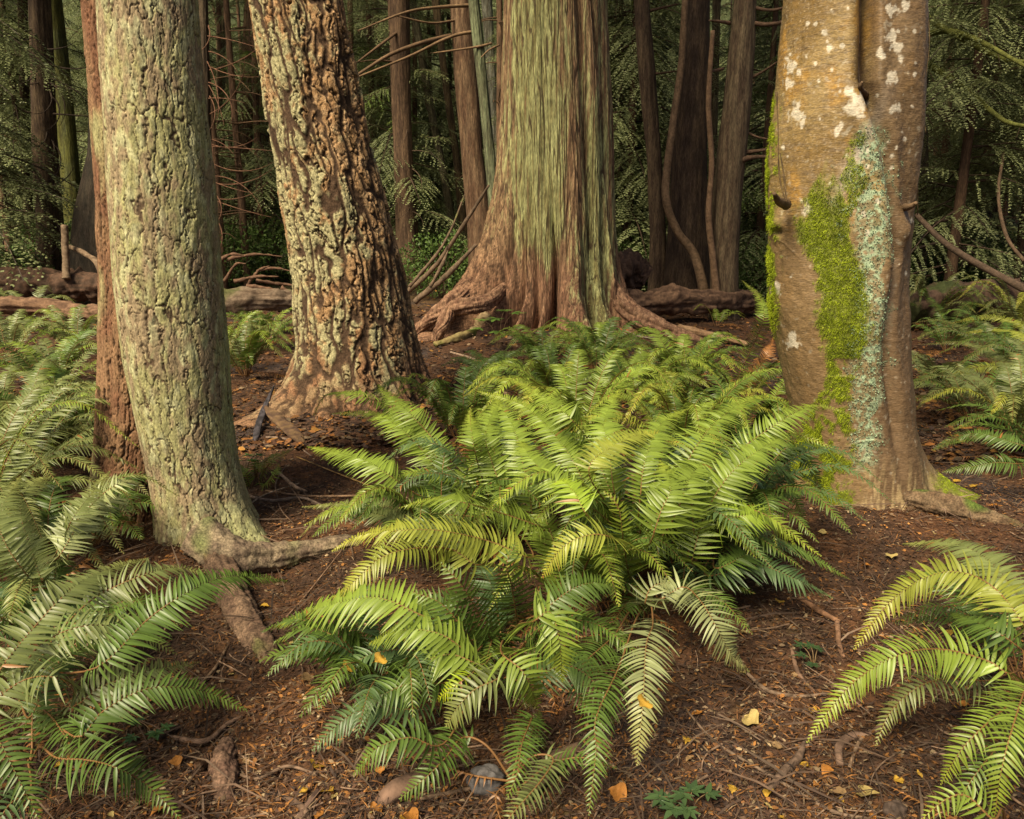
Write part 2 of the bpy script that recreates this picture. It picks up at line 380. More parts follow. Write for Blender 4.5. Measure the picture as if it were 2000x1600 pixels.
def alder_masks(V, px, py):
    x, y, z = V.T; n = fbm(x*9, y*9, z*7, 4); n2 = fbm(x*30, y*30, z*26, 3)
    cxm = 1633-np.clip(py-560, 0, 500)*.02+22*np.sin(py*.012)
    wm = np.interp(py, [330, 400, 470, 560, 660, 700, 760, 850, 930, 1020], [10, 44, 50, 48, 46, 32, 28, 56, 64, 60])
    mo = ss(.25, -.2, np.abs(px-cxm)/wm-1+.55*n)*ss(300, 400, py+60*n)
    mo = mo*np.where(py > 700, ss(-.15, .3, n+.4*n2+.22), 1)
    m_up = ss(.3, -.1, np.hypot((px-1663)/18, (py-330)/75)-1+1.1*n+.3*n2)*.7*ss(225, 260, py)
    m_left = ss(1534, 1510, px+18*n)*ss(150, 230, py)*ss(720, 600, py)*ss(-.3, .25, n+.3*n2+.05)*.9
    m_root = ss(1800, 1850, px)*ss(900, 940, py)*ss(-.3, .2, n+.2)
    li = ss(.25, -.25, np.abs(px-(1700-np.clip(py-560, 0, 400)*.02))/np.interp(py, [230, 290, 400, 600, 700, 900, 960], [12, 36, 42, 30, 30, 24, 6])-1+1.0*n+.8*n2)*ss(225, 270, py)*ss(960, 860, py)
    return np.clip(np.maximum.reduce([mo, m_up, m_left, m_root]), 0, 1), li, n, n2
def col_alder(V, px, py, ring, Tt, d):
    x, y, z = V.T; mo, li, n, n2 = alder_masks(V, px, py)
    c = mix((.165, .105, .036), (.24, .165, .066), ss(-.4, .4, fbm(x*3, y*3, z*2, 3)))
    c = mix(c, (.31, .17, .035), ss(0, .5, fbm(x*6+3, y*6, z*4, 4))*.75)
    c = mix(c, (.12, .08, .042), ss(.0, .5, fbm(x*10, y*10, z*60, 4, .7))*.6)
    c = mix(c, (.34, .27, .18), ss(.2, .7, fbm(x*90, y*90, z*90, 2))*.5)
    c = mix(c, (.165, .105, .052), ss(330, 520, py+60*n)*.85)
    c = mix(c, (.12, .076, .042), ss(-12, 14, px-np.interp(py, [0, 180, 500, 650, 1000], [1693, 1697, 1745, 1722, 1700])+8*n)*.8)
    c = mix(c, (.40, .36, .28), ss(.5, 1.0, n2+.3*n)*.45)
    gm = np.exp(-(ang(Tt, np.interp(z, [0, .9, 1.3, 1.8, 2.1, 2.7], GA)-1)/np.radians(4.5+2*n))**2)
    c = mix(c, (.34, .25, .13), ss(880, 960, py)*ss(1640, 1700, px)*ss(-.2, .3, fbm(x*40, y*40, z*5, 2))*.7)
    c = mix(c, (.36, .33, .30), np.exp(-((px-1640-(380-py)*.45)/16)**2-((py-300)/90)**2)*.6)
    c = mix(c, (.28, .36, .235), li*(.15+.8*ss(-.1, .25, n2+.5*n)))
    rs = np.random.RandomState(5)
    spots = [(1545, 130, 9), (1557, 225, 13), (1543, 165, 8), (1634, 255, 9), (1576, 405, 10), (1518, 565, 9), (1549, 665, 11), (1752, 95, 8), (1740, 70, 9), (1719, 105, 9), (1768, 10, 8), (1744, 20, 8), (1672, 205, 18), (1620, 95, 5), (1741, 155, 10), (1748, 210, 9), (1660, 345, 7), (1613, 65, 5), (1760, 120, 7)]
    for k in range(60): spots.append((rs.uniform(1530, 1790), rs.uniform(0, 560), rs.uniform(1.5, 4)))
    w = 0
    for a, b, r in spots: w = np.maximum(w, ss(1.25, .75, np.hypot((px-a)/r, (py-b)/(r*1.25))+1.1*n2))
    c = mix(c, (.52, .47, .38), w*.8)
    c = mix(c, (.030, .018, .014), gm*ss(1.75, 2.2, z+.1*n)*.97)  # shade inside the cleft, painted into the bark colour
    c = mix(c, (.06, .035, .022), gm*ss(1.0, 1.4, z)*.6)  # weaker painted shade, further down the same groove
    c = mix(c, (.15, .18, .02), mo*.85)
    return c
rows = [(0, 1537, 1797), (100, 1527, 1797), (200, 1521, 1792), (300, 1515, 1785), (400, 1508, 1775), (500, 1504, 1768), (600, 1507, 1766), (700, 1526, 1768), (800, 1548, 1776), (880, 1562, 1782), (960, 1572, 1784), (1080, 1580, 1785)]
Y4 = 4.28
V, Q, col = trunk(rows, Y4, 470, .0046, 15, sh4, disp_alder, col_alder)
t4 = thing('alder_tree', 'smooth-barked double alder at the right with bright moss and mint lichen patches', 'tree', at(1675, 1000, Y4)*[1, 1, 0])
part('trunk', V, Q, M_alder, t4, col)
# moss cushions: short blades standing off the bark
def blades(P, N, L, w, col, rs, droop=.5):
    n = len(P); t = rs.normal(size=(n, 3)); d = N*.8+t*.55; d[:, 2] -= droop*.4; d /= np.linalg.norm(d, axis=1)[:, None]
    s = np.cross(d, rs.normal(size=(n, 3))); s /= np.linalg.norm(s, axis=1)[:, None]
    L = L*rs.uniform(.5, 1.2, n)[:, None]
    a = P-s*w; b = P+s*w; c = P+d*L+s*w*.3; e = P+d*L-s*w*.3
    c[:, 2] -= droop*L[:, 0]*.4; e[:, 2] -= droop*L[:, 0]*.4
    V = np.stack([a, b, c, e], 1).reshape(-1, 3); Q = np.arange(4*n).reshape(-1, 4)
    return V, Q, np.repeat(col, 4, 0)
rs = np.random.RandomState(3)
px, py = proj(V); mo, li, n_, n2_ = alder_masks(V, px, py)
Nrm = V-np.stack([np.interp(V[:, 2], [-1, 3], [at(1680, 900, Y4)[0]]*2), np.full(len(V), Y4), V[:, 2]], 1)
Nrm[:, 2] = 0; Nrm /= np.linalg.norm(Nrm, axis=1)[:, None]
idx = np.where((mo > rs.uniform(.2, .9, len(mo))) & (V[:, 2] < 3) & (Nrm[:, 1] < .3))[0]; idx = rs.choice(idx, min(60000, len(idx)*2))
P = V[idx]+rs.normal(size=(len(idx), 3))*.003
g_ = rs.uniform(0, 1, len(idx)); bc = mix((.14, .18, .012), (.42, .50, .03), g_*ss(-.6, .4, n_[idx]+.5*n2_[idx]))
part('moss_patch', *blades(P, Nrm[idx], .012, .0013, bc, rs)[:2], M_moss, t4, np.repeat(bc, 4, 0), False)
idx = np.where((li > .5) & (V[:, 2] < 3) & (Nrm[:, 1] < 0))[0]; idx = rs.choice(idx, min(3500, len(idx)))
bc = mix((.21, .29, .18), (.33, .41, .28), rs.uniform(0, 1, len(idx)))
part('lichen_patch', *blades(V[idx]+Nrm[idx]*.002, Nrm[idx], .007, .004, bc, rs, .1)[:2], M_moss, t4, np.repeat(bc, 4, 0), False)

# ------------------------------------------------------------------ tubes: roots, logs, branches, thin stems
def catmull(P, n):
    P = np.asarray(P, float)
    if len(P) == 2: P = np.array([P[0], P[0]*.5+P[1]*.5, P[1]])
    Q = np.vstack([2*P[0]-P[1], P, 2*P[-1]-P[-2]]); out = []
    m = len(P)-1; t = np.linspace(0, m-1e-6, n); i = t.astype(int); f = (t-i)[:, None]
    p0, p1, p2, p3 = Q[i], Q[i+1], Q[i+2], Q[i+3]
    return .5*((2*p1)+(-p0+p2)*f+(2*p0-5*p1+4*p2-p3)*f*f+(-p0+3*p1-3*p2+p3)*f**3)
def tube(P, R, n=24, seg=10, rough=.0, nscale=12., seed=0., cap=True, fibre=0.):
    c = catmull(P, n); m = len(P); r = np.interp(np.linspace(0, 1, n), np.linspace(0, 1, len(R)), R)
    t = np.gradient(c, axis=0); t /= np.linalg.norm(t, axis=1)[:, None]+1e-9
    ref = np.array([0, 0, 1.]) if abs(t[:, 2]).mean() < .8 else np.array([0, 1., 0])
    a = np.cross(t, ref); a /= np.linalg.norm(a, axis=1)[:, None]+1e-9; b = np.cross(a, t)
    th = np.linspace(0, 2*pi, seg, endpoint=False)
    dirs = a[:, None]*np.cos(th)[None, :, None]+b[:, None]*np.sin(th)[None, :, None]
    V = c[:, None]+dirs*r[:, None, None]
    if rough:
        d = rough*(fbm(V[..., 0]*nscale+seed, V[..., 1]*nscale, V[..., 2]*nscale, 3))
        V = V+dirs*(d*np.minimum(1, r[:, None]/max(R)))[..., None]
    if fibre:
        TH, SS = np.meshgrid(th, np.linspace(0, n*.05, n))
        d = fibre*(pn(np.cos(TH)*2.2+seed, np.sin(TH)*2.2, SS*.5)+.6*pn(np.cos(TH)*5+seed, np.sin(TH)*5, SS*.8))
        V = V+dirs*(d*r[:, None])[..., None]
    V = V.reshape(-1, 3); Q = grid_quads(n, seg)
    if cap:
        k = len(V); V = np.vstack([V, c[0], c[-1]])
        i = np.arange(seg); j = (i+1) % seg
        Q = np.vstack([Q, np.stack([j, i, np.full(seg, k), np.full(seg, k)], 1)[:, [0, 1, 2, 2]] if False else np.stack([j, i, np.full(seg, k), j], 1)[:0]])
        # caps as fans of thin quads (pairs of triangles share the centre)
        e = np.arange(0, seg, 2)
        Q = np.vstack([Q, np.stack([(e+2) % seg, (e+1) % seg, e, np.full(len(e), k)], 1)])
        o = (n-1)*seg
        Q = np.vstack([Q, np.stack([o+e, o+(e+1) % seg, o+(e+2) % seg, np.full(len(e), k+1)], 1)])
    return V, Q
def ground_path(pts, up=0.):
    """pixel points laid on the ground, up = height of the axis above it"""
    out = []
    for p in pts:
        u = p[2] if len(p) > 2 else up
        q = onz(p[0], p[1], u); q[2] = gz(q[0], q[1])+u; out.append(q)
    return out
def bark_c(V, a, b, s=14., seed=0, c3=None):
    n = fbm(V[:, 0]*s+seed, V[:, 1]*s, V[:, 2]*s, 3); c = mix(a, b, ss(-.45, .45, n))
    if c3 is not None: c = mix(c, c3, ss(.2, .6, pn(V[:, 0]*s*.35, V[:, 1]*s*.35, V[:, 2]*s*.35+seed)))
    return c
def root(par, P, R, ca=(.16, .095, .06), cb=(.24, .155, .10), c3=None, name='root', n=160, seg=56, rough=.009, m=None, fibre=.2):
    V, Q = tube(P, R, n, seg, rough, 26, P[0][0], True, fibre)
    V = V+0; part(name, V, Q, m or M_root, par, bark_c(V, ca, cb, 16, 1, c3))
# roots of the pale fir
root(t1, ground_path([(385, 1062, .10), (450, 1082, .07), (520, 1080, .045), (600, 1072, .025), (680, 1070, -.005), (740, 1075, -.06)]), [.09, .085, .065, .05, .04, .03], (.12, .085, .06), (.19, .145, .095), (.14, .15, .06))
root(t1, ground_path([(400, 1050, .12), (430, 1100, .06), (452, 1150, .03), (480, 1210, .01), (515, 1270, -.012), (548, 1335, -.075)]), [.05, .06, .062, .057, .05, .04], (.075, .045, .03), (.125, .080, .052), (.10, .12, .03))
root(t1, ground_path([(445, 1430, .0), (432, 1465, .02), (440, 1500, .015), (432, 1550, -.02)]), [.025, .034, .03, .02], (.085, .048, .034), (.13, .078, .052))
# alder root running right
root(t4, ground_path([(1760, 985, .04), (1850, 1000, .03), (1920, 1015, .01), (2010, 1040, -.03)]), [.05, .07, .05, .03], (.085, .053, .03), (.125, .085, .05), (.07, .10, .018))
# cedar roots
Rc = dict(ca=(.13, .068, .042), cb=(.24, .14, .085), n=140, seg=56, rough=.01, m=M_cedar, fibre=.35)
def cr_(pts, R): root(t3, [at(px, py, Yd) for px, py, Yd in pts], R, **Rc)
cr_([(930, 545, 10.7), (890, 588, 10.2), (850, 618, 10.), (808, 655, 10.1)], [.10, .12, .11, .04])
cr_([(985, 560, 10.4), (950, 590, 9.95), (915, 598, 9.8), (880, 606, 9.8), (862, 640, 9.7), (852, 668, 9.7)], [.06, .09, .095, .085, .075, .05])
cr_([(1190, 560, 10.6), (1230, 610, 10.4), (1290, 642, 10.2), (1360, 668, 10.), (1440, 702, 9.5)], [.12, .13, .11, .08, .05])
# ------------------------------------------------------------------ background trunks (thin dark cedars and hemlocks)
def bg_disp(x, y, z, Tt, R):
    a = pn(x*30, y*30, z*1.2); b = pn(x*8, y*8, z*.6); return .008*a+.02*b, np.clip(-a, 0, 1)
def bg_tree(name, label, pts, Y, dark=(.085, .045, .028), light=(.14, .08, .045), moss=None, hgt=17, fl=.35, sub=None, cat='tree', group=None):
    """pts: (row, left, right)"""
    def sh(Tt, Z, R, X):
        r0 = R.min()
        it = [(dg, 24, r0*1.0*fl*1.5, .25) for dg in (-170, -120, -60, -10, 60, 120)]
        return flare(Tt, Z, R, it), X
    def cl(V, px, py, cr, Tt, d):
        c = bark_c(V*[1, 1, .12], np.array(dark)*[.68, .82, .85], np.array(light)*[.72, .86, .9], 20, Y)
        if moss is not None: c = mix(c, moss, ss(-.3, .3, fbm(V[:, 0]*3, V[:, 1]*3, V[:, 2]*1.3, 3)+.1))
        return mix(c, (.035, .02, .015), cr*.5)
    V, Q, col = trunk(pts, Y, 56, .03, hgt, sh, bg_disp, cl, zb=-.6)
    zr = gz(V[:, 0].mean(), Y)
    t = thing(name, label, cat, (at((pts[-1][1]+pts[-1][2])/2, pts[-1][0], Y)[0], Y, float(zr)), group)
    part('trunk', V, Q, M_cedar, t, col); return t
def brn(par, pts, R, col=(.075, .045, .028), seg=6, n=20, name='branch'):
    P = [at(*p) for p in pts]; V, Q = tube(P, R, n, seg, .004, 8, P[0][0])
    part(name, V, Q, M_wood, par, bark_c(V, np.array(col)*.8, np.array(col)*1.3, 20))
B = {}
B['l1'] = bg_tree('cedar_tree', 'dark brown cedar nearest the left edge of the picture, straight trunk', [(0, 58, 96), (300, 66, 112), (450, 74, 122), (560, 72, 132)], 15.5)
B['l2'] = bg_tree('hemlock_tree', 'thin dark trunk just left of the dark brown cedar at the left edge', [(0, 36, 52), (300, 42, 58), (560, 50, 66)], 19)
B['mossarc'] = bg_tree('maple_tree', 'yellow-green mossy trunk between the left-edge cedar and the pale fir', [(0, 85, 118), (150, 100, 135), (300, 118, 152), (450, 128, 165), (570, 120, 170)], 17, (.08, .07, .03), (.12, .11, .035), (.075, .075, .018))
B['blk'] = bg_tree('cedar_tree', 'broad blackish trunk hiding behind the left side of the pale fir', [(0, 190, 260), (300, 175, 250), (420, 150, 240), (560, 135, 250)], 14, (.04, .028, .02), (.07, .045, .03))
B['m1'] = bg_tree('hemlock_tree', 'thin dark trunk touching the right edge of the pale fir', [(0, 386, 406), (300, 396, 414), (560, 400, 420)], 14.5, (.06, .035, .022), (.10, .06, .035))
B['m2'] = bg_tree('cedar_tree', 'reddish trunk midway in the gap between pale fir and leaning fir', [(0, 478, 500), (200, 470, 496), (560, 448, 480)], 20, (.11, .055, .03), (.16, .085, .045))
B['m3'] = bg_tree('cedar_tree', 'reddish trunk close against the left side of the leaning fir', [(0, 500, 525), (300, 500, 524), (540, 494, 522)], 22, (.11, .055, .03), (.17, .09, .045))
B['m4'] = bg_tree('hemlock_tree', 'slim brown trunk beside the pale fir, left in the gap before the leaning fir', [(0, 424, 440), (560, 418, 438)], 24, (.10, .06, .03), (.16, .10, .05))
B['c1'] = bg_tree('cedar_tree', 'dark reddish cedar standing alone just right of the leaning fir', [(0, 757, 799), (200, 764, 802), (400, 772, 812), (520, 776, 822), (560, 774, 826)], 16.5, (.085, .042, .025), (.145, .075, .042))
B['c2'] = bg_tree('hemlock_tree', 'thin leaning grey-brown stem just right of the dark reddish cedar', [(0, 798, 812), (150, 822, 838), (300, 852, 866), (450, 878, 892), (540, 888, 906)], 18, (.10, .07, .04), (.15, .11, .06), hgt=9, fl=.1)
B['c3'] = bg_tree('hemlock_tree', 'thin leaning stem close to the left side of the broad reddish cedar', [(0, 843, 858), (150, 862, 876), (300, 884, 898), (540, 905, 925)], 19, (.11, .06, .035), (.17, .10, .05), hgt=9, fl=.1)
B['c4'] = bg_tree('cedar_tree', 'broad reddish cedar left of the huge fluted cedar', [(0, 878, 926), (150, 886, 932), (300, 900, 944), (450, 914, 966), (560, 918, 975)], 14, (.12, .055, .03), (.19, .10, .055))
B['c5'] = bg_tree('hemlock_tree', 'slender greenish stem leaning against the left edge of the fluted cedar', [(0, 914, 936), (150, 932, 952), (300, 946, 966), (430, 956, 976), (560, 960, 980)], 12.6, (.13, .11, .06), (.18, .17, .09), hgt=10, fl=.1)
B['c6'] = bg_tree('birch_tree', 'mottled grey trunk seen in the slot left of the fluted cedar', [(0, 940, 960), (250, 958, 976), (560, 985, 1005)], 19, (.20, .15, .105), (.34, .28, .21), fl=.1)
B['r1'] = bg_tree('cedar_tree', 'dark bowed cedar nearest to the right side of the fluted cedar', [(0, 1238, 1268), (150, 1248, 1280), (300, 1262, 1292), (450, 1270, 1300), (560, 1266, 1306)], 13.6, (.085, .045, .028), (.14, .08, .045))
B['r2'] = bg_tree('cedar_tree', 'widest blackish cedar in the gap between fluted cedar and mossy alder', [(0, 1334, 1386), (150, 1322, 1384), (300, 1312, 1380), (450, 1305, 1382), (575, 1296, 1386)], 13.2, (.055, .03, .02), (.10, .055, .032))
B['r3'] = bg_tree('cedar_tree', 'brown cedar with short side branches, nearest the left side of the mossy alder', [(0, 1434, 1477), (100, 1424, 1472), (200, 1413, 1466), (300, 1400, 1458), (400, 1392, 1448), (500, 1389, 1442), (600, 1388, 1440)], 12.2, (.11, .06, .036), (.17, .105, .06))
B['r4'] = bg_tree('maple_tree', 'mossy green trunk in the gap right beside the fluted cedar', [(0, 1234, 1252), (200, 1236, 1258), (560, 1228, 1256)], 19, (.13, .14, .05), (.2, .21, .08), (.13, .15, .03))
B['r5'] = bg_tree('maple_tree', 'pale mossy trunk between the dark bowed cedar and the widest blackish one', [(0, 1274, 1302), (200, 1278, 1302), (560, 1290, 1318)], 21, (.15, .14, .09), (.24, .23, .15), (.14, .15, .03))
B['r6'] = bg_tree('hemlock_tree', 'thin brown trunk between the blackish cedar and the brown branched cedar', [(0, 1392, 1408), (250, 1386, 1402), (560, 1378, 1396)], 17, (.10, .06, .035), (.15, .10, .055), fl=.1)
B['a1'] = bg_tree('hemlock_tree', 'slim dark trunk close beside the right side of the mossy alder', [(0, 1800, 1815), (300, 1796, 1812), (560, 1790, 1808)], 14, (.05, .035, .025), (.09, .06, .035), fl=.1)
B['a2'] = bg_tree('hemlock_tree', 'thin shadowed trunk near the right edge of the picture', [(0, 1902, 1916), (300, 1896, 1912), (560, 1890, 1910)], 18, (.05, .035, .025), (.09, .06, .035), fl=.1)
# crooked stem in front of the blackish cedar
tc = thing('young_tree', 'thin crooked pale-brown stem curving in front of the widest blackish cedar', 'tree', at(1375, 570, 12.4)*[1, 1, 0])
brn(tc, [(1338, 0, 12.6), (1330, 130, 12.6), (1312, 260, 12.5), (1300, 380, 12.4), (1322, 450, 12.4), (1352, 490, 12.4), (1366, 530, 12.3), (1376, 575, 12.3)], [.045, .05, .055, .06, .06, .065, .07, .08], (.15, .095, .055), 12, 80, 'trunk')
tc2 = thing('young_tree', 'thin bent stem standing between the blackish cedar and the brown branched cedar', 'tree', at(1398, 570, 12.0)*[1, 1, 0])
brn(tc2, [(1392, 60, 12.), (1384, 200, 12.), (1390, 320, 12.), (1384, 420, 12.), (1392, 500, 12.), (1400, 580, 12.)], [.03, .04, .04, .045, .05, .06], (.14, .085, .05), 10, 60, 'trunk')
# side branches
for pts, R in [([(1466, 45, 12.2), (1500, 48, 12.), (1545, 40, 11.8)], [.035, .03, .02]), ([(1470, 15, 12.2), (1510, 20, 12.), (1550, 8, 11.9)], [.03, .02, .015]),
               ([(1452, 298, 12.2), (1470, 296, 12.1), (1500, 292, 12.)], [.04, .03, .02]), ([(1440, 318, 12.1), (1465, 308, 12.), (1500, 306, 11.9)], [.05, .035, .02]),
               ([(1425, 45, 12.2), (1405, 42, 12.1), (1385, 40, 12.)], [.03, .02, .012]), ([(1412, 135, 12.2), (1395, 138, 12.1), (1386, 142, 12.)], [.025, .018, .01]), ([(1462, 260, 12.2), (1480, 268, 12.1), (1502, 272, 12.)], [.02, .014, .01]),
               ([(1460, 155, 12.2), (1490, 140, 12.1), (1520, 120, 11.9)], [.025, .018, .01])]:
    brn(B['r3'], pts, R, (.10, .06, .038))
for pts, R in [([(1272, 145, 13.6), (1300, 142, 13.5), (1326, 138, 13.4)], [.02, .015, .01]), ([(1266, 22, 13.6), (1295, 15, 13.4), (1325, 8, 13.4)], [.025, .018, .012])]:
    brn(B['r1'], pts, R)
for pts, R in [([(930, 10, 12.8), (850, 15, 12.4), (790, 25, 12.), (700, 60, 11.6)], [.03, .024, .018, .01]),
               ([(940, 60, 12.8), (880, 72, 12.5), (800, 110, 12.2), (700, 150, 11.8)], [.03, .025, .02, .012]),
               ([(960, 85, 12.6), (930, 92, 12.5), (860, 102, 12.4), (840, 104, 12.4)], [.02, .018, .01, .006]), ([(975, 88, 12.6), (955, 98, 12.4), (940, 112, 12.2)], [.016, .012, .006])]:
    brn(B['c5'], pts, R, (.16, .10, .055))
for pts, R in [([(880, 70, 13.9), (820, 85, 13.3), (760, 108, 12.8), (700, 145, 12.4)], [.04, .035, .028, .02]), ([(890, 40, 13.9), (840, 45, 13.4), (770, 30, 13.)], [.02, .016, .01])]:
    brn(B['c4'], pts, R, (.13, .08, .045))
for pts, R in [([(780, 60, 16.4), (740, 90, 15.8), (700, 120, 15.3)], [.03, .024, .015]), ([(766, 120, 16.4), (730, 118, 16.), (695, 122, 15.6)], [.02, .016, .01])]:
    brn(B['c1'], pts, R, (.10, .06, .035))
rs = np.random.RandomState(21)
def wild(par, x0, y0, Yd, n, dirs, Lr, col, r=.012):
    for i in range(n):
        a = radians(rs.uniform(*dirs)); L = rs.uniform(*Lr); sx, sy = x0+rs.uniform(-6, 6), y0+rs.uniform(-200, 200)
        c = rs.uniform(-.7, .35); p = [(sx, sy, Yd)]
        for k in range(1, 7):
            a += c*.75; p.append((p[-1][0]+cos(a)*L/6, p[-1][1]-sin(a)*L/6, Yd-k*.1))
        brn(par, p, [r, r*.8, r*.65, r*.5, r*.3, r*.2], np.array(col)*1.05, 5, 24)
wild(B['m1'], 404, 240, 14.5, 26, (-60, 20), (60, 160), (.10, .05, .03), .013)
wild(B['m2'], 474, 260, 20, 12, (-80, 60), (40, 90), (.13, .065, .035), .014)
wild(B['l1'], 90, 260, 15.5, 14, (-60, 10), (60, 130), (.05, .035, .025), .02)
wild(B['l1'], 90, 230, 15.5, 8, (200, 250), (50, 110), (.05, .035, .025), .016)
wild(B['c2'], 850, 250, 18, 8, (150, 240), (40, 110), (.08, .055, .035), .012)
wild(B['a1'], 1806, 250, 14, 20, (-70, 40), (60, 190), (.07, .05, .03), .012)
wild(B['a2'], 1905, 250, 18, 14, (-80, 60), (60, 150), (.07, .05, .03), .014)
wild(B['c1'], 795, 330, 16.5, 8, (-60, 20), (40, 80), (.07, .045, .03), .012)
for par, lst in ((B['a1'], [[(1800, 70, 13.5), (1850, 60, 12.8), (1900, 75, 12.), (1950, 100, 11.5), (2020, 140, 11)], [(1805, 120, 13.), (1850, 150, 12.5), (1900, 185, 12), (1960, 235, 11.5), (2020, 250, 11)], [(1802, 30, 13.), (1870, 70, 12.4), (1960, 115, 12.), (2020, 120, 11.6)]]),):
    for p in lst: brn(par, p, [.05, .045, .04, .03, .02], (.10, .105, .025), 8, 50)
brn(B['a1'], [(1790, 420, 12), (1840, 470, 11.5), (1900, 510, 11), (2020, 575, 10.4)], [.035, .04, .045, .05], (.09, .06, .04), 10, 40)
brn(B['a1'], [(1960, 300, 12), (1950, 380, 11.6), (1965, 460, 11.3), (2000, 510, 11)], [.02, .022, .025, .025], (.10, .065, .04), 8, 40)
# vines and dead twigs hanging on the alder
for p, r in [([(1517, 180, 4.0), (1520, 260, 3.97), (1522, 340, 3.97), (1534, 395, 3.95)], .0035), ([(1524, 300, 3.98), (1532, 350, 3.95), (1536, 395, 3.93)], .0025), ([(1800, 0, 4.2), (1806, 120, 4.15), (1795, 250, 4.2), (1792, 420, 4.2)], .004), ([(1812, 20, 4.2), (1815, 90, 4.1), (1803, 200, 4.1), (1808, 260, 4.1)], .003), ([(1575, 265, 3.93), (1560, 300, 3.9), (1545, 318, 3.9)], .0015)]:
    brn(t4, p, [r, r, r*.8, r*.5][:len(p)], (.09, .06, .03), 5, 30, 'vine')
for p, r in [([(1535, 400, 4.05), (1520, 392, 3.9), (1512, 378, 3.82)], .018), ([(1760, 405, 4.08), (1776, 404, 4.0), (1790, 396, 3.95)], .016), ([(1690, 185, 4.05), (1680, 172, 3.96), (1684, 160, 3.93)], .012)]:
    brn(t4, p, [r*1.5, r, r*.5], (.11, .07, .04), 10, 16, 'branch_stub')

# ------------------------------------------------------------------ conifer foliage
def leaflets(P, D, Nn, L, w, col):
    """flat pointed leaflets: base P, direction D, plane normal Nn"""
    S = np.cross(D, Nn); S /= np.linalg.norm(S, axis=1)[:, None]+1e-9
    L = L[:, None]; w = w[:, None]
    V = np.stack([P, P+D*L*.45+S*w, P+D*L, P+D*L*.45-S*w], 1).reshape(-1, 3)
    return V, np.arange(len(P)*4).reshape(-1, 4), np.repeat(col, 4, 0)
def spray(rs, L, droop, dens=1.15, base=(.10, .125, .05), tip=(.27, .295, .13)):
    """one drooping fan of scale foliage along +x"""
    acc = Acc(); nsec = int(L*15*dens)
    sP, sD, sN, sL, sW, sC = [], [], [], [], [], []
    for j in range(nsec):
        s = (j+rs.uniform(.2, .8))/nsec; s = .08+.92*s; side = 1 if j % 2 else -1
        o = np.array([L*s, 0, -droop*L*s*s]); a = radians(rs.uniform(40, 62))*side
        l = (L*.42*(1-s)**.8+.10)*rs.uniform(.7, 1.15)
        dx, dy = cos(a), sin(a); m = max(4, int(l/.035))
        u = np.linspace(.08, 1, m); tilt = rs.uniform(-.3, .3); dr = rs.uniform(.25, .6)
        base_p = o+np.stack([dx*l*u, dy*l*u, tilt*l*u-dr*l*u*u-droop*s*l*u], 1)
        for sd in (-1, 1):
            b = a+sd*radians(38)
            D = np.stack([np.full(m, cos(b)), np.full(m, sin(b)), tilt-2*dr*u*.6], 1)+rs.normal(size=(m, 3))*.14
            D /= np.linalg.norm(D, axis=1)[:, None]
            sP.append(base_p); sD.append(D); sN.append(np.tile([.15, 0, 1.], (m, 1))+rs.normal(size=(m, 3))*.35)
            sL.append((.075*(1-u*.55))*rs.uniform(.75, 1.25, m)); sW.append(np.full(m, .013))
            k = np.clip(rs.uniform(0, .7)+u*.4, 0, 1); sC.append(mix(base, tip, k))
    P, D, Nn = map(np.vstack, (sP, sD, sN))
    acc.add(*leaflets(P, D, Nn, np.concatenate(sL), np.concatenate(sW), np.vstack(sC)))
    s = np.linspace(0, 1, 5); V, Q = tube(np.stack([L*s, 0*s, -droop*L*s*s], 1), [.018*L/2, .01*L/2, .004], 8, 4, cap=False)
    acc.add(V, Q, (.07, .045, .03)); return acc.get()
def rotz(V, a): c, s = cos(a), sin(a); return V@np.array([[c, s, 0], [-s, c, 0], [0, 0, 1]])
def roty(V, a): c, s = cos(a), sin(a); return V@np.array([[c, 0, -s], [0, 1, 0], [s, 0, c]])
rsF = np.random.RandomState(12)
SPR = [spray(rsF, L, d) for L, d in ((1.2, .25), (1.6, .35), (2.0, .3), (2.4, .4), (1.4, .5), (1.9, .2))]
SPR_Y = [spray(rsF, L, d, 1, (.08, .13, .03), (.17, .23, .05)) for L, d in ((1.0, .25), (1.4, .35))]
def crown_mesh(name, z0, z1, n, R0, R1, rs, lib=SPR):
    acc = Acc()
    for i in range(n):
        f = (i+rs.uniform())/n; z = z0+(z1-z0)*f; V, Q, c = lib[rs.randint(len(lib))]
        s = (R0+(R1-R0)*f)/1.8*rs.uniform(.7, 1.2); a = rs.uniform(0, 2*pi)
        W = rotz(roty(V*s*[1, 1, 1], radians(rs.uniform(-18, 22))), a)+[cos(a)*.1, sin(a)*.1, z]
        acc.add(W, Q, c*rs.uniform(.75, 1.25))
    V, Q, c = acc.get(); me = mk(name, V, Q, M_fol, None, c, False); d = me.data; bpy.data.objects.remove(me); return d
young = [crown_mesh('crown', .7, 8.5, 120, 1.9, .9, rsF), crown_mesh('crown', 1.0, 10, 130, 2.2, .8, rsF), crown_mesh('crown', 1.8, 9.5, 120, 2.3, 1., rsF), crown_mesh('crown', .4, 7.5, 110, 1.7, .8, rsF, SPR+SPR_Y)]
high = [crown_mesh('crown', 0, 8, 34, 2.6, .5, rsF), crown_mesh('crown', 0, 9, 36, 2.4, .6, rsF)]
def add_crown(t, me, z, s=1., rz=0., x=0, y=0):
    o = bpy.data.objects.new('crown', me); C.objects.link(o); o.parent = t; o.location = (x, y, z); o.scale = (s, s, s); o.rotation_euler = (0, 0, rz); return o
i = 0
for k, t in B.items():
    add_crown(t, high[i % 2], 8.2+(i*37 % 23)*.12, 1.0 if 'l' in k or 'r' in k else .9, i*1.3); i += 1
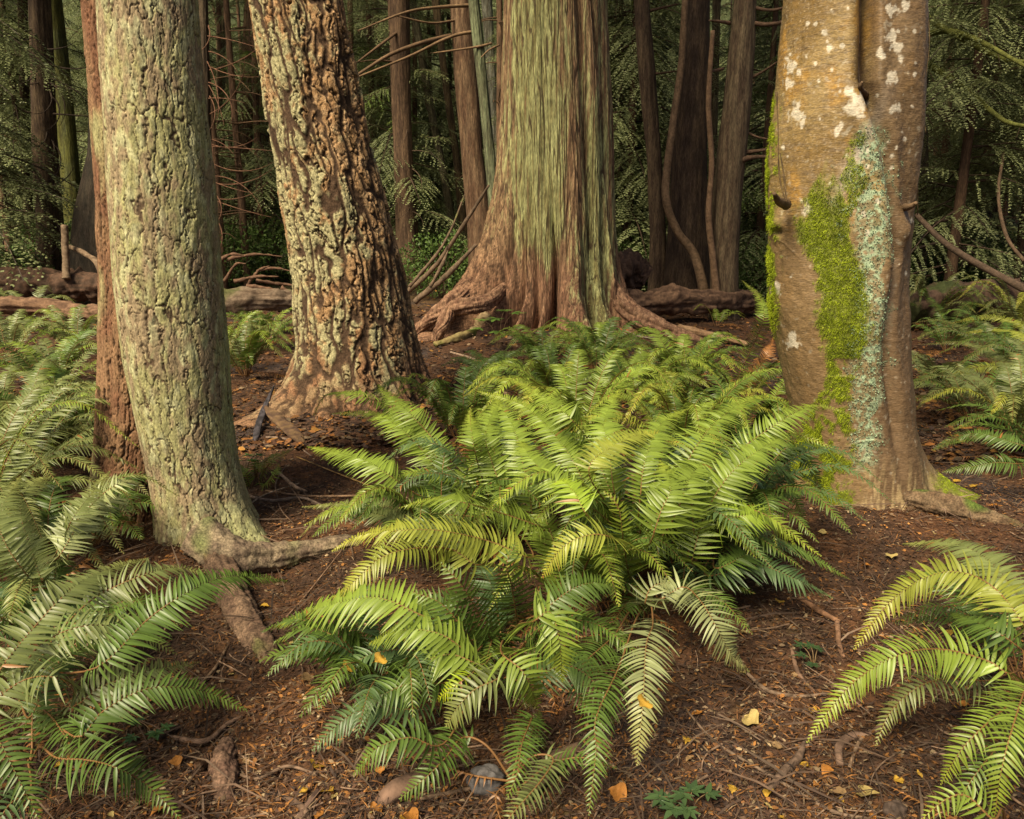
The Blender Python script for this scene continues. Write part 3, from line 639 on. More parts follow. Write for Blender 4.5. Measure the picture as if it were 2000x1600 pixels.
for t, z in ((t2, 12), (t3, 13), (t1, 11), (t1b, 11)): add_crown(t, high[i % 2], z, 1.0, i*1.7); i += 1
add_crown(t4, high[1], 9.5, .7, 2.2)

# young conifers filling the depth of the forest
REG = [(0, 'beyond the dark cedars left of the pale fir'), (330, 'beyond the gap between the pale fir and the leaning fir'),
       (700, 'beyond the thin stems between leaning fir and fluted cedar'), (1130, 'beyond the dark cedars between fluted cedar and mossy alder'), (1600, 'beyond the tangle right of the mossy alder'), (9999, '')]
def region(px):
    for a, b in zip(REG, REG[1:]):
        if px < b[0]: return a[1]
spots = []
for Yd, n, off in ((18, 9, .3), (21.5, 9, 0), (25, 11, .5), (29, 12, .2)):
    for k in range(n):
        px = -60+(k+.5+off*.5)*2100/n+rs.uniform(-50, 50); spots.append((px, Yd+rs.uniform(-1.6, 1.6)))
spots += [(-40, 13.5), (20, 19.5), (680, 19), (845, 23), (1225, 16.5), (1480, 16), (1860, 12.5), (1990, 13.5), (1900, 16), (1480, 19)]
ORD = ['nearest', 'second nearest', 'third nearest', 'fourth nearest', 'fifth nearest', 'sixth nearest', 'seventh nearest', 'eighth nearest', 'ninth nearest', 'tenth nearest', 'eleventh nearest', 'twelfth nearest', 'thirteenth nearest', 'fourteenth nearest', 'fifteenth nearest', 'sixteenth nearest', 'seventeenth nearest', 'farthest', 'very farthest', 'all but hidden']
ORD2 = ['first', 'second', 'third', 'fourth', 'fifth', 'sixth', 'seventh', 'eighth', 'ninth', 'tenth', 'eleventh', 'twelfth', 'thirteenth', 'fourteenth', 'fifteenth', 'sixteenth']
cnt = {}
for j, (px, Yd) in enumerate(sorted(spots, key=lambda s: s[1])):
    r = region(px); k = cnt.get(r, 0); cnt[r] = k+1
    X = at(px, 500, Yd)[0]; zg = float(gz(X, Yd))
    t = thing('young_conifer', '%s drooping green conifer %s' % (ORD[k], r), 'tree', (X, Yd, zg), 'young conifers filling the dark background')
    hh = [9, 10.5, 10, 8][j % 4]
    Vt, Qt = tube([(0, 0, -.3), (.03, 0, hh*.5), (0, .02, hh)], [.09, .06, .01], 20, 8, .01, 5, j)
    mk('trunk', Vt, Qt, M_cedar, t, bark_c(Vt, (.06, .035, .022), (.1, .06, .035), 10))
    add_crown(t, young[j % 4], 0, 1.0, j*2.1)
# slender bare-stemmed saplings with dead side twigs
pm = []
for k in range(4):
    r_ = np.random.RandomState(70+k); hh = 9.
    Vt, Qt = tube([(0, 0, -.4), (r_.uniform(-.1, .1), 0, 3), (r_.uniform(-.3, .3), 0, 6), (r_.uniform(-.5, .5), 0, hh)], [.085, .07, .055, .03], 50, 10, .012, 3, k)
    tr = mk('trunk', Vt, Qt, M_cedar, None, bark_c(Vt*[1, 1, .3], (.085, .05, .03), (.16, .095, .055), 14)); acc = Acc()
    for q in range(34):
        z = r_.uniform(.6, 8); a = r_.uniform(0, 2*pi); L = r_.uniform(.4, 1.5); o = np.array([cos(a), sin(a), 0]); dz = r_.uniform(-.3, .35)
        P = [(0, 0, z), o*L*.5+[0, 0, z+dz*.3], o*L+[.1, 0, z+dz*L-.15*L]]; V, Q = tube(P, [.013, .009, .003], 10, 4, cap=False); acc.add(V, Q, np.array((.12, .07, .04))*r_.uniform(.7, 1.2))
    V, Q, c = acc.get(); br = mk('crown', V, Q, M_wood, None, c); pm.append((tr.data, br.data)); bpy.data.objects.remove(tr); bpy.data.objects.remove(br)
PS = [(20, 17), (135, 20), (160, 24), (30, 23), (432, 17), (455, 20.5), (480, 17.5), (512, 19), (540, 23), (500, 25), (462, 27), (700, 18), (735, 20), (812, 22), (865, 24), (745, 25), (975, 17), (1215, 20), (1225, 26), (1318, 18), (1412, 22), (1480, 19), (1495, 24), (1270, 25), (1830, 17), (1865, 21), (1945, 15.5), (1975, 20), (1890, 25), (1925, 23)]
cnt3 = {}
for j, (px, Yd) in enumerate(sorted(PS, key=lambda q: q[1])):
    rg = region(px); k = cnt3.get(rg, 0); cnt3[rg] = k+1; X = at(px, 500, Yd)[0]
    t = thing('bare_sapling', '%s bare thin sapling %s' % (ORD[k], rg.replace('thin stems between ', 'space between ')), 'tree', (X, Yd, float(gz(X, Yd))), 'bare saplings in the dark background')
    t.rotation_euler = (0, 0, j*2.3)
    for nm, me in (('trunk', pm[j % 4][0]), ('crown', pm[j % 4][1])):
        o = bpy.data.objects.new(nm, me); C.objects.link(o); o.parent = t
# far wood: reads as one mass
acc = Acc()
for j in range(800):
    Yd = rs.uniform(32, 46); X = rs.uniform(-1, 1)*Yd*.85; V, Q, c = (SPR+SPR_Y[:1])[rs.randint(7)]
    W = rotz(roty(V*rs.uniform(1.3, 2.2), radians(rs.uniform(-25, 30))), rs.uniform(0, 2*pi))+[X, Yd, gz(X, Yd)+rs.uniform(0, 1)**1.2*13]
    acc.add(W, Q, c*rs.uniform(.7, 1.3))
V, Q, c = acc.get(); tag(mk('distant_wood', V, Q, M_fol, None, c, False), kind='stuff')

# leafy shrubs near the ground at the back
def shrub_mesh(rs, R, Ht, n, ca, cb, lw=.02, ll=.07):
    u = rs.normal(size=(n, 3)); u /= np.linalg.norm(u, axis=1)[:, None]; r = rs.uniform(.3, 1, n)[:, None]**.6
    P = u*r*[R, R, Ht*.55]+[0, 0, Ht*.55]; P += .12*R*np.stack([pn(P[:, 0]*5, P[:, 1]*5, P[:, 2]*5+k*9) for k in range(3)], 1)
    D = u*[1, 1, .3]+rs.normal(size=(n, 3))*.7; D /= np.linalg.norm(D, axis=1)[:, None]
    Nn = np.tile([0, -.3, 1.], (n, 1))+rs.normal(size=(n, 3))*.5
    return leaflets(P, D, Nn, rs.uniform(.6, 1.3, n)*ll, rs.uniform(.7, 1.2, n)*lw, mix(ca, cb, rs.uniform(0, 1, n)))
shm = []
for k in range(3):
    V, Q, c = shrub_mesh(rs, .8, 1.1, 2600, (.045, .085, .02), (.12, .19, .04)); o = mk('leaves', V, Q, M_fol, None, c, False); shm.append(o.data); bpy.data.objects.remove(o)
stm = []
acc = Acc()
for k in range(7):
    a = k*.9; V, Q = tube([(0, 0, -.1), (cos(a)*.2, sin(a)*.2, .5), (cos(a)*.5, sin(a)*.5, .95)], [.012, .009, .004], 8, 5, cap=False); acc.add(V, Q, (.09, .06, .035))
V, Q, c = acc.get(); o = mk('stems', V, Q, M_wood, None, c); stmesh = o.data; bpy.data.objects.remove(o)
SH = [(20, 14.5), (120, 16.2), (445, 17.5), (530, 18.5), (640, 17), (735, 15.5), (835, 17.8), (860, 15), (1220, 16), (1240, 18.8), (1420, 17), (1480, 15.2), (1790, 16.5), (1850, 15), (1930, 17.2), (1990, 15.4), (820, 21), (1230, 22), (1350, 20), (1900, 20.5)]
cnt2 = {}
for j, (px, Yd) in enumerate(sorted(SH, key=lambda s: s[1])):
    r = region(px).replace('beyond', 'under the conifers'); k = cnt2.get(r, 0); cnt2[r] = k+1
    X = at(px, 500, Yd)[0]
    t = thing('shrub', '%s leafy shrub %s' % (ORD[k], r.replace('under the conifers the', 'in').replace('under the conifers', 'in')), 'shrub', (X, Yd, float(gz(X, Yd))), 'leafy shrubs at the back of the forest floor')
    for nm, me in (('leaves', shm[j % 3]), ('stems', stmesh)):
        o = bpy.data.objects.new(nm, me); C.objects.link(o); o.parent = t
    t.rotation_euler = (0, 0, j*1.7); s = .8+.5*((j*7) % 5)/5; t.scale = (s, s, s)

# ------------------------------------------------------------------ logs and dead wood
def log(name, label, cat, P, R, ca, cb, c3=None, n=90, seg=36, rough=.05, m=None, group=None):
    P = [np.asarray(p) for p in P]; loc = (P[0]+P[-1])/2; t = thing(name, label, cat, loc, group)
    V, Q = tube(P, R, n, seg, rough*.6, 4, P[0][0], True, .3)
    ax = (P[-1]-P[0]); ax /= np.linalg.norm(ax); L = V-loc; s = L@ax; W = L-s[:, None]*ax*.85
    g = fbm(W[:, 0]*26, W[:, 1]*26, W[:, 2]*26, 3)
    rad = V-loc-s[:, None]*ax; rad /= np.linalg.norm(rad, axis=1)[:, None]+1e-6; V = V+rad*(g*max(R)*.14)[:, None]
    c = mix(ca, cb, ss(-.4, .4, g))
    if c3 is not None: c = mix(c, c3, ss(.0, .5, fbm(V[:, 0]*2.5, V[:, 1]*2.5, V[:, 2]*2.5, 3)))
    part('bark', V, Q, m or M_wood, t, c); return t
log('fallen_log', 'rotting reddish log lying right of the fluted cedar, before the dark cedars', 'log', [at(1225, 592, 11.3), at(1320, 588, 11.5), at(1400, 590, 11.9), at(1470, 588, 12.6)], [.16, .17, .16, .15], (.07, .04, .026), (.17, .10, .062), rough=.07)
log('fallen_log', 'grey-brown log lying in the gap between pale fir and leaning fir', 'log', [at(400, 588, 10.2), at(500, 585, 10.3), at(600, 588, 10.6)], [.14, .14, .13], (.09, .06, .04), (.16, .115, .08), (.07, .07, .025))
log('fallen_log', 'long brown log lying behind the left-hand ferns', 'log', [at(-60, 600, 10.4), at(60, 598, 10.5), at(220, 618, 9.9)], [.10, .11, .12], (.09, .05, .03), (.18, .105, .062))
log('fallen_log', 'low dark rotten log at the foot of the left-edge cedar', 'log', [at(0, 560, 12.8), at(90, 556, 12.9), at(210, 562, 12.8)], [.22, .24, .2], (.05, .032, .022), (.09, .05, .032), rough=.14)
log('fallen_log', 'dark mossy log lying behind the ferns at the right edge', 'log', [at(1770, 600, 10.6), at(1880, 588, 10.8), at(2040, 585, 11.)], [.2, .24, .24], (.055, .034, .025), (.10, .06, .04), (.05, .06, .02), rough=.12)
log('fallen_log', 'mossy root-crown heap by the fluted cedar, in front of the bowed dark cedar', 'log', [at(1200, 540, 12.4), at(1235, 530, 12.5), at(1262, 545, 12.5)], [.2, .3, .16], (.06, .035, .025), (.12, .07, .045), rough=.2)
log('dead_branch', 'mossy orange-brown branch lying under the buttress roots of the fluted cedar', 'branch', [onz(850, 672, .05), onz(895, 660, .08), onz(950, 640, .1)], [.03, .06, .03], (.17, .12, .05), (.24, .19, .08), (.14, .15, .03), n=50, seg=20, rough=.03)
log('dead_branch', 'pale split branch on the litter between fluted cedar and mossy alder', 'branch', [onz(1325, 640, .08), onz(1390, 655, .06), onz(1460, 672, .05)], [.045, .04, .03], (.22, .13, .07), (.33, .21, .12), n=50, seg=16, rough=.02)
log('rotten_stump', 'pale crumbling wood chunk in front of the buttress roots of the fluted cedar', 'stump', [onz(918, 662, .0), onz(938, 640, .12), onz(952, 618, .28)], [.10, .13, .06], (.16, .11, .06), (.28, .21, .12), n=40, seg=24, rough=.08)
def slab(name, label, P, w, th, ca, cb, up=(0, -.4, 1)):
    P = catmull([np.asarray(p) for p in P], 30); t = np.gradient(P, axis=0); t /= np.linalg.norm(t, axis=1)[:, None]
    s = np.cross(t, np.array(up)); s /= np.linalg.norm(s, axis=1)[:, None]; b = np.cross(s, t)
    wf = np.interp(np.linspace(0, 1, 30), [0, .15, .6, 1], [.25, .9, 1, .15])*w
    th_ = np.linspace(0, 2*pi, 20, endpoint=False)
    V = P[:, None]+s[:, None]*(np.sign(np.cos(th_))*np.abs(np.cos(th_))**.5)[None, :, None]*wf[:, None, None]+b[:, None]*(np.sin(th_)*th)[None, :, None]
    V = V.reshape(-1, 3); n = fbm(V[:, 0]*30, V[:, 1]*30, V[:, 2]*30, 3); V = V+np.array([0, 0, 1])*(n*.006)[:, None]
    o = thing(name, label, 'wood', P[15]); part('bark', V, grid_quads(30, 20), M_wood, o, mix(ca, cb, ss(-.4, .4, n)))
slab('bark_slab', 'dark brown curved slab of bark leaning at the foot of the leaning fir', [onz(518, 795, .22), onz(550, 825, .16), onz(580, 852, .1), onz(602, 880, .03)], .045, .012, (.06, .035, .025), (.13, .08, .04))
slab('charred_stick', 'black charred stick standing just left of the curved bark slab', [onz(497, 870, .02), onz(505, 830, .08), onz(518, 795, .14), onz(535, 755, .22)], .026, .012, (.02, .018, .02), (.06, .052, .06))

for k, (pts, R) in enumerate([([(790, 575, 10.9), (850, 520, 10.8), (905, 440, 10.6), (955, 362, 10.4)], [.035, .03, .025, .015]), ([(800, 560, 10.7), (850, 500, 10.6), (880, 450, 10.7), (908, 380, 10.8)], [.02, .02, .015, .01]),
                            ([(810, 590, 10.4), (870, 540, 10.3), (930, 478, 10.3)], [.04, .035, .02]), ([(840, 560, 10.3), (862, 520, 10.3), (875, 490, 10.4)], [.02, .02, .012])]):
    P = [at(*q) for q in pts]; t = thing('dead_branch', ['longest dead stick leaning on the left buttress of the fluted cedar', 'thin mossy stick crossing the longest one left of the fluted cedar', 'thick dead stick lowest on the left buttress of the fluted cedar', 'short dead stick between the others left of the fluted cedar'][k], 'branch', P[0])
    V, Q = tube(P, R, 40, 10, .01, 8, k); part('bark', V, Q, M_wood, t, bark_c(V, (.08, .055, .035), (.15, .10, .065), 20, 0, (.12, .13, .04) if k == 1 else None))
for k, x0 in enumerate(sorted(rs.uniform(425, 560, 9))):
    y0 = rs.uniform(505, 565); a = rs.uniform(-.9, 1.3); bq = rs.uniform(-5, 5); L = rs.uniform(50, 110); Yd = rs.uniform(11.5, 14)
    P = [at(x0, y0, Yd), at(x0+cos(a)*L*.5, y0-sin(a)*L*.5+bq, Yd), at(x0+cos(a)*L, y0-sin(a)*L*.7+6, Yd)]; t = thing('dead_branch', '%s reddish dead branch from the left in the brush heap between the two firs' % ORD2[k], 'branch', P[0], 'brush heap between the two firs')
    V, Q = tube(P, [.03, .022, .008], 24, 8, .02, 12, k); part('bark', V, Q, M_wood, t, bark_c(V, (.08, .042, .026), (.14, .08, .05), 20))
for k, (pts, R) in enumerate([([(135, 482, 13), (165, 495, 12.8), (190, 515, 12.6), (205, 560, 12.5)], [.035, .04, .045, .05]), ([(126, 440, 12.8), (128, 500, 12.7), (130, 545, 12.6)], [.05, .05, .06])]):
    P = [at(*q) for q in pts]; t = thing('dead_snag', ['pale bent dead branch between the blackish trunk and the pale fir', 'short dead upright stick before the blackish trunk at the left'][k], 'branch', P[-1])
    V, Q = tube(P, R, 40, 10, .012, 8, k); part('bark', V, Q, M_wood, t, bark_c(V, (.12, .08, .05), (.20, .14, .09), 20))
# ------------------------------------------------------------------ ferns
def frond(par, P, W, rs, k=.35, col=(.06, .13, .025), s0=.1, hi=True, stemc=(.17, .085, .03), droop=.25, alpha=78, wob=1., name='frond'):
    P = catmull(P, 60); seg = np.linalg.norm(np.diff(P, axis=0), axis=1); L = seg.sum(); s = np.concatenate([[0], np.cumsum(seg)])/L
    n = int(L*(1-s0)/(.0148 if hi else .021)*min(1.2, max(.85, .12/W))); n = max(14, min(n, 84))
    t = np.linspace(0, 1, n)**.97; sv = s0+(1-s0)*t
    sv2 = np.clip(np.concatenate([sv, sv+.4*(1-s0)/n]), 0, 1)*.999; tt = np.concatenate([t, t]); sgn = np.repeat([1., -1.], n)
    pos = np.stack([np.interp(sv2, s, P[:, i]) for i in range(3)], 1)
    Tg = np.gradient(P, axis=0); Tg /= np.linalg.norm(Tg, axis=1)[:, None]
    Tv = np.stack([np.interp(sv2, s, Tg[:, i]) for i in range(3)], 1); Tv /= np.linalg.norm(Tv, axis=1)[:, None]
    toc = CAM-pos; toc /= np.linalg.norm(toc, axis=1)[:, None]
    U = np.array([0, 0, 1.])*(1-k)+toc*k
    # when the frond stands upright its face looks outward, towards the viewer or away
    U = U-Tv*np.sum(U*Tv, 1)[:, None]; U /= np.linalg.norm(U, axis=1)[:, None]+1e-9
    S = np.cross(Tv, U)*sgn[:, None]
    m = len(pos); prof = (.62+.38*ss(0, .22, tt))*(1-tt**1.7)**.85+.035
    Lp = W*prof*rs.uniform(.90, 1.08, m)
    miss = rs.uniform(size=m) < .02; Lp = np.where(miss, Lp*.4, Lp)
    al = np.radians(alpha-26*tt+rs.normal(size=m)*3.5*wob)
    D = S*np.sin(al)[:, None]+Tv*np.cos(al)[:, None]+U*(rs.normal(size=m)*.07*wob+.12)[:, None]; D /= np.linalg.norm(D, axis=1)[:, None]
    Cc = Tv-D*np.sum(Tv*D, 1)[:, None]; Cc /= np.linalg.norm(Cc, axis=1)[:, None]; Bn = np.cross(D, Cc)*sgn[:, None]
    Bn = np.where((np.sum(Bn*U, 1) < 0)[:, None], -Bn, Bn)
    ph = (rs.normal(size=m)*.22*wob+.25); Cc = Cc*np.cos(ph)[:, None]+Bn*np.sin(ph)[:, None]
    nu = 6 if hi else 3
    u = np.linspace(0, 1, nu+1); hw = np.array([.55, 1, .93, .78, .56, .3, .02]) if hi else np.array([.7, 1, .6, .03])
    wid = np.minimum(.0064*(W/.11)**.7, L*(1-s0)/n*.5)*(1 if hi else 1.25)*(.35+.65*prof)*1.05
    if not hi: wid = wid*1.0
    dr = droop*rs.uniform(.6, 1.4, m); cur = rs.uniform(.03, .16, m)
    ctr = pos[:, None]+D[:, None]*(Lp[:, None]*u)[..., None]+Tv[:, None]*(Lp[:, None]*cur[:, None]*u**2)[..., None]
    ctr = ctr-U[:, None]*(Lp*dr)[:, None, None]*(u**2)[None, :, None]*.6-np.array([0, 0, 1.])*(Lp*dr)[:, None, None]*(u**2)[None, :, None]*.5
    off = Cc[:, None]*(wid[:, None]*hw)[..., None]
    lift = Bn[:, None]*(wid[:, None]*hw*.32)[..., None]
    V = np.stack([ctr-off+lift, ctr, ctr+off+lift], 2)       # m, nu+1, 3, 3
    if hi: V[:, :, 0] += Bn[:, None]*(rs.normal(size=(m, nu+1))*.0006)[..., None]
    V = V.reshape(-1, 3)
    b = np.arange(m)[:, None, None]*(nu+1)*3; a = np.arange(nu)[None, :, None]*3; e = np.arange(2)[None, None, :]
    i0 = (b+a+e).ravel(); Q = np.stack([i0, i0+1, i0+4, i0+3], 1)
    cj = rs.uniform(.82, 1.18, m); c = np.array(col)*cj[:, None]
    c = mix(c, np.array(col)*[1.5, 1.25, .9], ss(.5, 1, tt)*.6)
    br = rs.uniform(size=m) < .0025; c = np.where(br[:, None], (.28, .13, .04), c)
    c = np.repeat(c, (nu+1)*3, 0)
    mid = np.tile([0, 1, 0], m*(nu+1)).astype(bool); c[mid] *= np.array([1.12, 1.1, 1.05])
    f = part(name, V, Q, M_leaf, par, c, True)
    Vs, Qs = tube(P-U.mean(0)*.002, [.0036, .003, .0022, .001], 30, 5, cap=False)
    o = mk('stalk', Vs-np.array(par.location), Qs, M_stem, f, np.tile(stemc, (len(Vs), 1)))
    return f
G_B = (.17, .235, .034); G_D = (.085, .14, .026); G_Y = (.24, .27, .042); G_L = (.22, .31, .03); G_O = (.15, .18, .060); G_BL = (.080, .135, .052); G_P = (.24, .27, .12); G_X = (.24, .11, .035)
rsf = np.random.RandomState(44)
def zprof(n, z): return np.interp(np.linspace(0, 1, n), np.linspace(0, 1, len(z)), z)
def clump(label, bx, by, traced, nfill=10, ndead=3, Lf=(.5, .85), hf=.35, col=G_D, W=.10, fillang=(0, 360), hi=True, group='sword ferns of the understory', zb=None, cols=None, kf=.15):
    b = onz(bx, by, 0.); b[2] = gz(b[0], b[1])+.01
    t = thing('sword_fern', label, 'fern', b, group)
    for pts, z, w, cc, kk in traced:
        zz = zprof(len(pts), z); P = [onz(p[0], p[1], h) for p, h in zip(pts, zz)]
        st = b+[0, 0, .03]; d0 = np.linalg.norm(P[0]-st)
        tot = sum(np.linalg.norm(P[i+1]-P[i]) for i in range(len(P)-1))
        # bare stalk comes up from the crown of the plant to where the blade shows
        midp = st*.5+P[0]*.5+[0, 0, .04]
        pp = [st, midp]+P if d0 > .12 else [st]+P[0 if d0 > .04 else 1:]
        frond(t, pp, w*.0109, rsf, kk, np.array(cc)*rsf.uniform(.9, 1.1), min(.6, max(.06, d0/(d0+tot)*.92)))
    for i in range(nfill):
        a = radians(rsf.uniform(*fillang)); L = rsf.uniform(*Lf); hh = hf*rsf.uniform(.6, 1.25)
        o = np.array([cos(a), sin(a), 0]); st = b+[0, 0, .02]+o*.03
        bend = np.array([-sin(a), cos(a), 0])*rsf.uniform(-.15, .15)*L
        pp = [st, st+o*L*.28+[0, 0, hh*.75], st+o*L*.6+[0, 0, hh*1.0]+bend*.4, st+o*L*.9+[0, 0, hh*.72]+bend, ]
        pp[-1][2] = max(pp[-1][2], gz(pp[-1][0], pp[-1][1])+.04)
        c = np.array(cols[rsf.randint(len(cols))] if cols else col)*rsf.uniform(.85, 1.2)
        frond(t, pp, W*rsf.uniform(.8, 1.15), rsf, kf, c, .16, hi, wob=1.4, droop=rsf.uniform(.1, .5))
    for i in range(ndead):
        a = radians(rsf.uniform(0, 360)); L = rsf.uniform(*Lf)*.8; o = np.array([cos(a), sin(a), 0]); st = b+[0, 0, .03]; q1 = st+o*L*.5; q2 = st+o*L+np.array([-sin(a), cos(a), 0])*rsf.uniform(-.2, .2)
        q1[2] = gz(q1[0], q1[1])+.06; q2[2] = gz(q2[0], q2[1])+.02
        frond(t, [st, q1, q2], W*.6, rsf, 0, np.array(G_X)*rsf.uniform(.6, 1.3), .2, False, droop=.7, wob=3.)['label'] = 'dead orange-brown frond lying on the litter'
    return t
# traced blades: (image points from stalk to tip, heights along it, half width in centimetres, colour, how far the face turns to the viewer)
clump('wide bright sword fern in the very centre, arching left and up before the leaning fir', 1010, 1075, [
    ([(884, 962), (836, 892), (780, 836), (724, 808), (648, 808)], [.28, .52, .46], 10, G_B, .5),
    ([(820, 968), (760, 928), (700, 896), (600, 872)], [.32, .5, .38], 10, G_B, .5),
    ([(960, 984), (940, 928), (924, 864), (918, 808), (922, 792)], [.25, .6, .66], 9.5, G_B, .8),
    ([(880, 900), (840, 850), (800, 808), (760, 776), (738, 750)], [.4, .58, .55], 9, G_B, .5),
    ([(860, 900), (780, 808), (700, 772), (636, 772), (612, 812)], [.4, .62, .48], 9, G_B, .4),
    ([(1060, 1030), (980, 1002), (900, 980), (840, 976), (780, 992)], [.38, .56, .42], 10, G_B, .45),
    ([(1040, 1090), (960, 1058), (860, 1036), (780, 1036), (700, 1048), (648, 1076)], [.36, .54, .36], 10, G_Y, .45),
    ([(940, 1104), (880, 1072), (800, 1072), (740, 1092), (680, 1148), (640, 1172)], [.36, .5, .28], 9.5, G_Y, .5),
    ([(1000, 1000), (960, 900), (950, 840), (980, 770)], [.3, .6, .6], 9, G_B, .7),
    ([(940, 1010), (820, 1000), (700, 985), (590, 990)], [.25, .35, .2], 8.5, G_O, .4),
    ([(900, 1060), (760, 1010), (640, 1000), (585, 1050)], [.25, .36, .15], 8, G_O, .35),
    ([(1040, 1010), (1020, 900), (1000, 830), (960, 770)], [.3, .6, .6], 9.5, G_B, .7),
], 18, 3, (.5, .8), .38, G_D, .095, cols=[G_D, G_BL, G_B])
clump('bright sword fern standing tall at the centre right, fronds fanning towards the alder', 1240, 1140, [
    ([(1188, 950), (1152, 864), (1112, 816), (1060, 776), (1000, 740)], [.4, .68, .66], 10, G_B, .7),
    ([(1150, 960), (1100, 870), (1020, 792), (932, 764)], [.4, .6, .62], 9.5, G_B, .6),
    ([(1200, 1052), (1156, 1044), (1100, 1068), (1058, 1128)], [.5, .56, .38], 9, G_Y, .6),
    ([(1230, 1130), (1218, 1060), (1208, 992), (1180, 960)], [.2, .55, .62], 10.5, G_B, .85),
    ([(1150, 920), (1200, 870), (1270, 848), (1350, 876)], [.6, .68, .56], 9, G_Y, .5),
    ([(1280, 1010), (1320, 944), (1360, 872), (1408, 816), (1480, 776), (1548, 786)], [.42, .7, .52], 10.5, G_B, .65),
    ([(1250, 980), (1260, 900), (1290, 830), (1340, 800)], [.45, .66, .6], 9.5, G_B, .7),
    ([(1200, 960), (1190, 880), (1180, 820), (1210, 760)], [.45, .66, .66], 9, G_B, .7),
    ([(1180, 1010), (1110, 960), (1040, 900), (1010, 850)], [.4, .6, .55], 9.5, G_B, .6),
    ([(1300, 1040), (1330, 980), (1350, 930), (1400, 880)], [.42, .62, .58], 10, G_B, .7),
    ([(1150, 1010), (1120, 960), (1090, 940), (1060, 980)], [.5, .6, .48], 8.5, G_L, .5),
    ([(1270, 1060), (1290, 1000), (1310, 950), (1290, 900)], [.42, .6, .6], 10, G_B, .7),
], 22, 3, (.5, .85), .46, G_D, .10, cols=[G_D, G_BL, G_B])
clump('sword fern touching the left foot of the mossy alder, long pale fronds over the bark', 1400, 1090, [
    ([(1352, 1100), (1376, 1010), (1424, 928), (1488, 876), (1552, 848), (1624, 874)], [.3, .66, .55], 10.5, G_B, .65),
    ([(1400, 980), (1440, 888), (1504, 836), (1560, 804), (1600, 792), (1652, 806)], [.45, .72, .6], 9, G_B, .6),
    ([(1400, 1024), (1448, 1008), (1504, 1012), (1552, 1064)], [.42, .48, .3], 9, G_L, .6),
    ([(1480, 900), (1510, 905), (1540, 940), (1576, 1032)], [.55, .5, .12], 9, G_D, .6),
    ([(1450, 930), (1475, 930), (1492, 960), (1506, 1004)], [.5, .46, .2], 9, G_BL, .7),
    ([(1530, 880), (1562, 880), (1586, 915), (1606, 962)], [.5, .45, .25], 8.5, G_D, .6),
    ([(1400, 1110), (1500, 1064), (1560, 1074), (1660, 1132)], [.26, .3, .08], 8.5, G_D, .35),
    ([(1380, 1124), (1480, 1104), (1560, 1134), (1628, 1168)], [.2, .26, .08], 9, G_BL, .4),
    ([(1400, 1050), (1410, 980), (1440, 920), (1500, 880)], [.3, .55, .5], 9.5, G_B, .7),
    ([(1430, 1050), (1480, 1000), (1520, 970), (1570, 960)], [.3, .42, .36], 9, G_D, .5),
    ([(1360, 1060), (1350, 980), (1345, 920), (1370, 860)], [.35, .6, .6], 9.5, G_B, .75),
], 18, 3, (.45, .8), .4, G_D, .095, cols=[G_D, G_BL])
clump('low spreading sword fern at the bottom centre, its fronds dropping towards the viewer', 985, 1290, [
    ([(840, 1208), (740, 1168), (640, 1184), (536, 1224)], [.34, .4, .1], 10.5, G_B, .5),
    ([(968, 1266), (932, 1194), (900, 1142), (862, 1100)], [.18, .42, .5], 11, G_D, .8),
    ([(944, 1282), (904, 1226), (860, 1178), (806, 1156)], [.18, .38, .42], 10.5, G_D, .75),
    ([(920, 1274), (860, 1238), (788, 1230), (722, 1256)], [.26, .36, .22], 9.5, G_B, .5),
    ([(944, 1298), (880, 1278), (820, 1298), (774, 1348)], [.24, .3, .12], 9.5, G_B, .55),
    ([(980, 1318), (928, 1346), (895, 1380), (870, 1420)], [.26, .24, .12], 9, G_O, .65),
    ([(980, 1276), (1016, 1306), (1036, 1340), (1050, 1384)], [.34, .34, .18], 9, G_B, .7),
    ([(1040, 1215), (1074, 1196), (1092, 1250), (1098, 1330)], [.46, .5, .28], 9, G_B, .7),
    ([(1050, 1200), (1112, 1154), (1160, 1138), (1208, 1150)], [.34, .42, .34], 8.5, G_D, .6),
    ([(925, 1312), (895, 1335), (850, 1368)], [.24, .24, .16], 5.5, (.26, .34, .02), .7),
    ([(1010, 1220), (1000, 1150), (990, 1100), (1010, 1060)], [.25, .5, .55], 10, G_D, .8),
    ([(880, 1330), (800, 1335), (740, 1360), (670, 1392)], [.18, .22, .1], 9, G_D, .5),
    ([(870, 1450), (800, 1440), (740, 1460), (690, 1512)], [.12, .2, .06], 8.5, G_D, .5),
    ([(850, 1270), (760, 1270), (700, 1290), (660, 1330)], [.16, .2, .1], 9, G_BL, .5),
    ([(820, 1380), (740, 1380), (680, 1400), (610, 1465)], [.12, .16, .04], 9, G_BL, .45),
    ([(1010, 1330), (1110, 1300), (1180, 1354), (1200, 1412)], [.22, .28, .1], 8, G_D, .5),
], 8, 2, (.4, .65), .2, G_D, .09, cols=[G_D, G_BL])
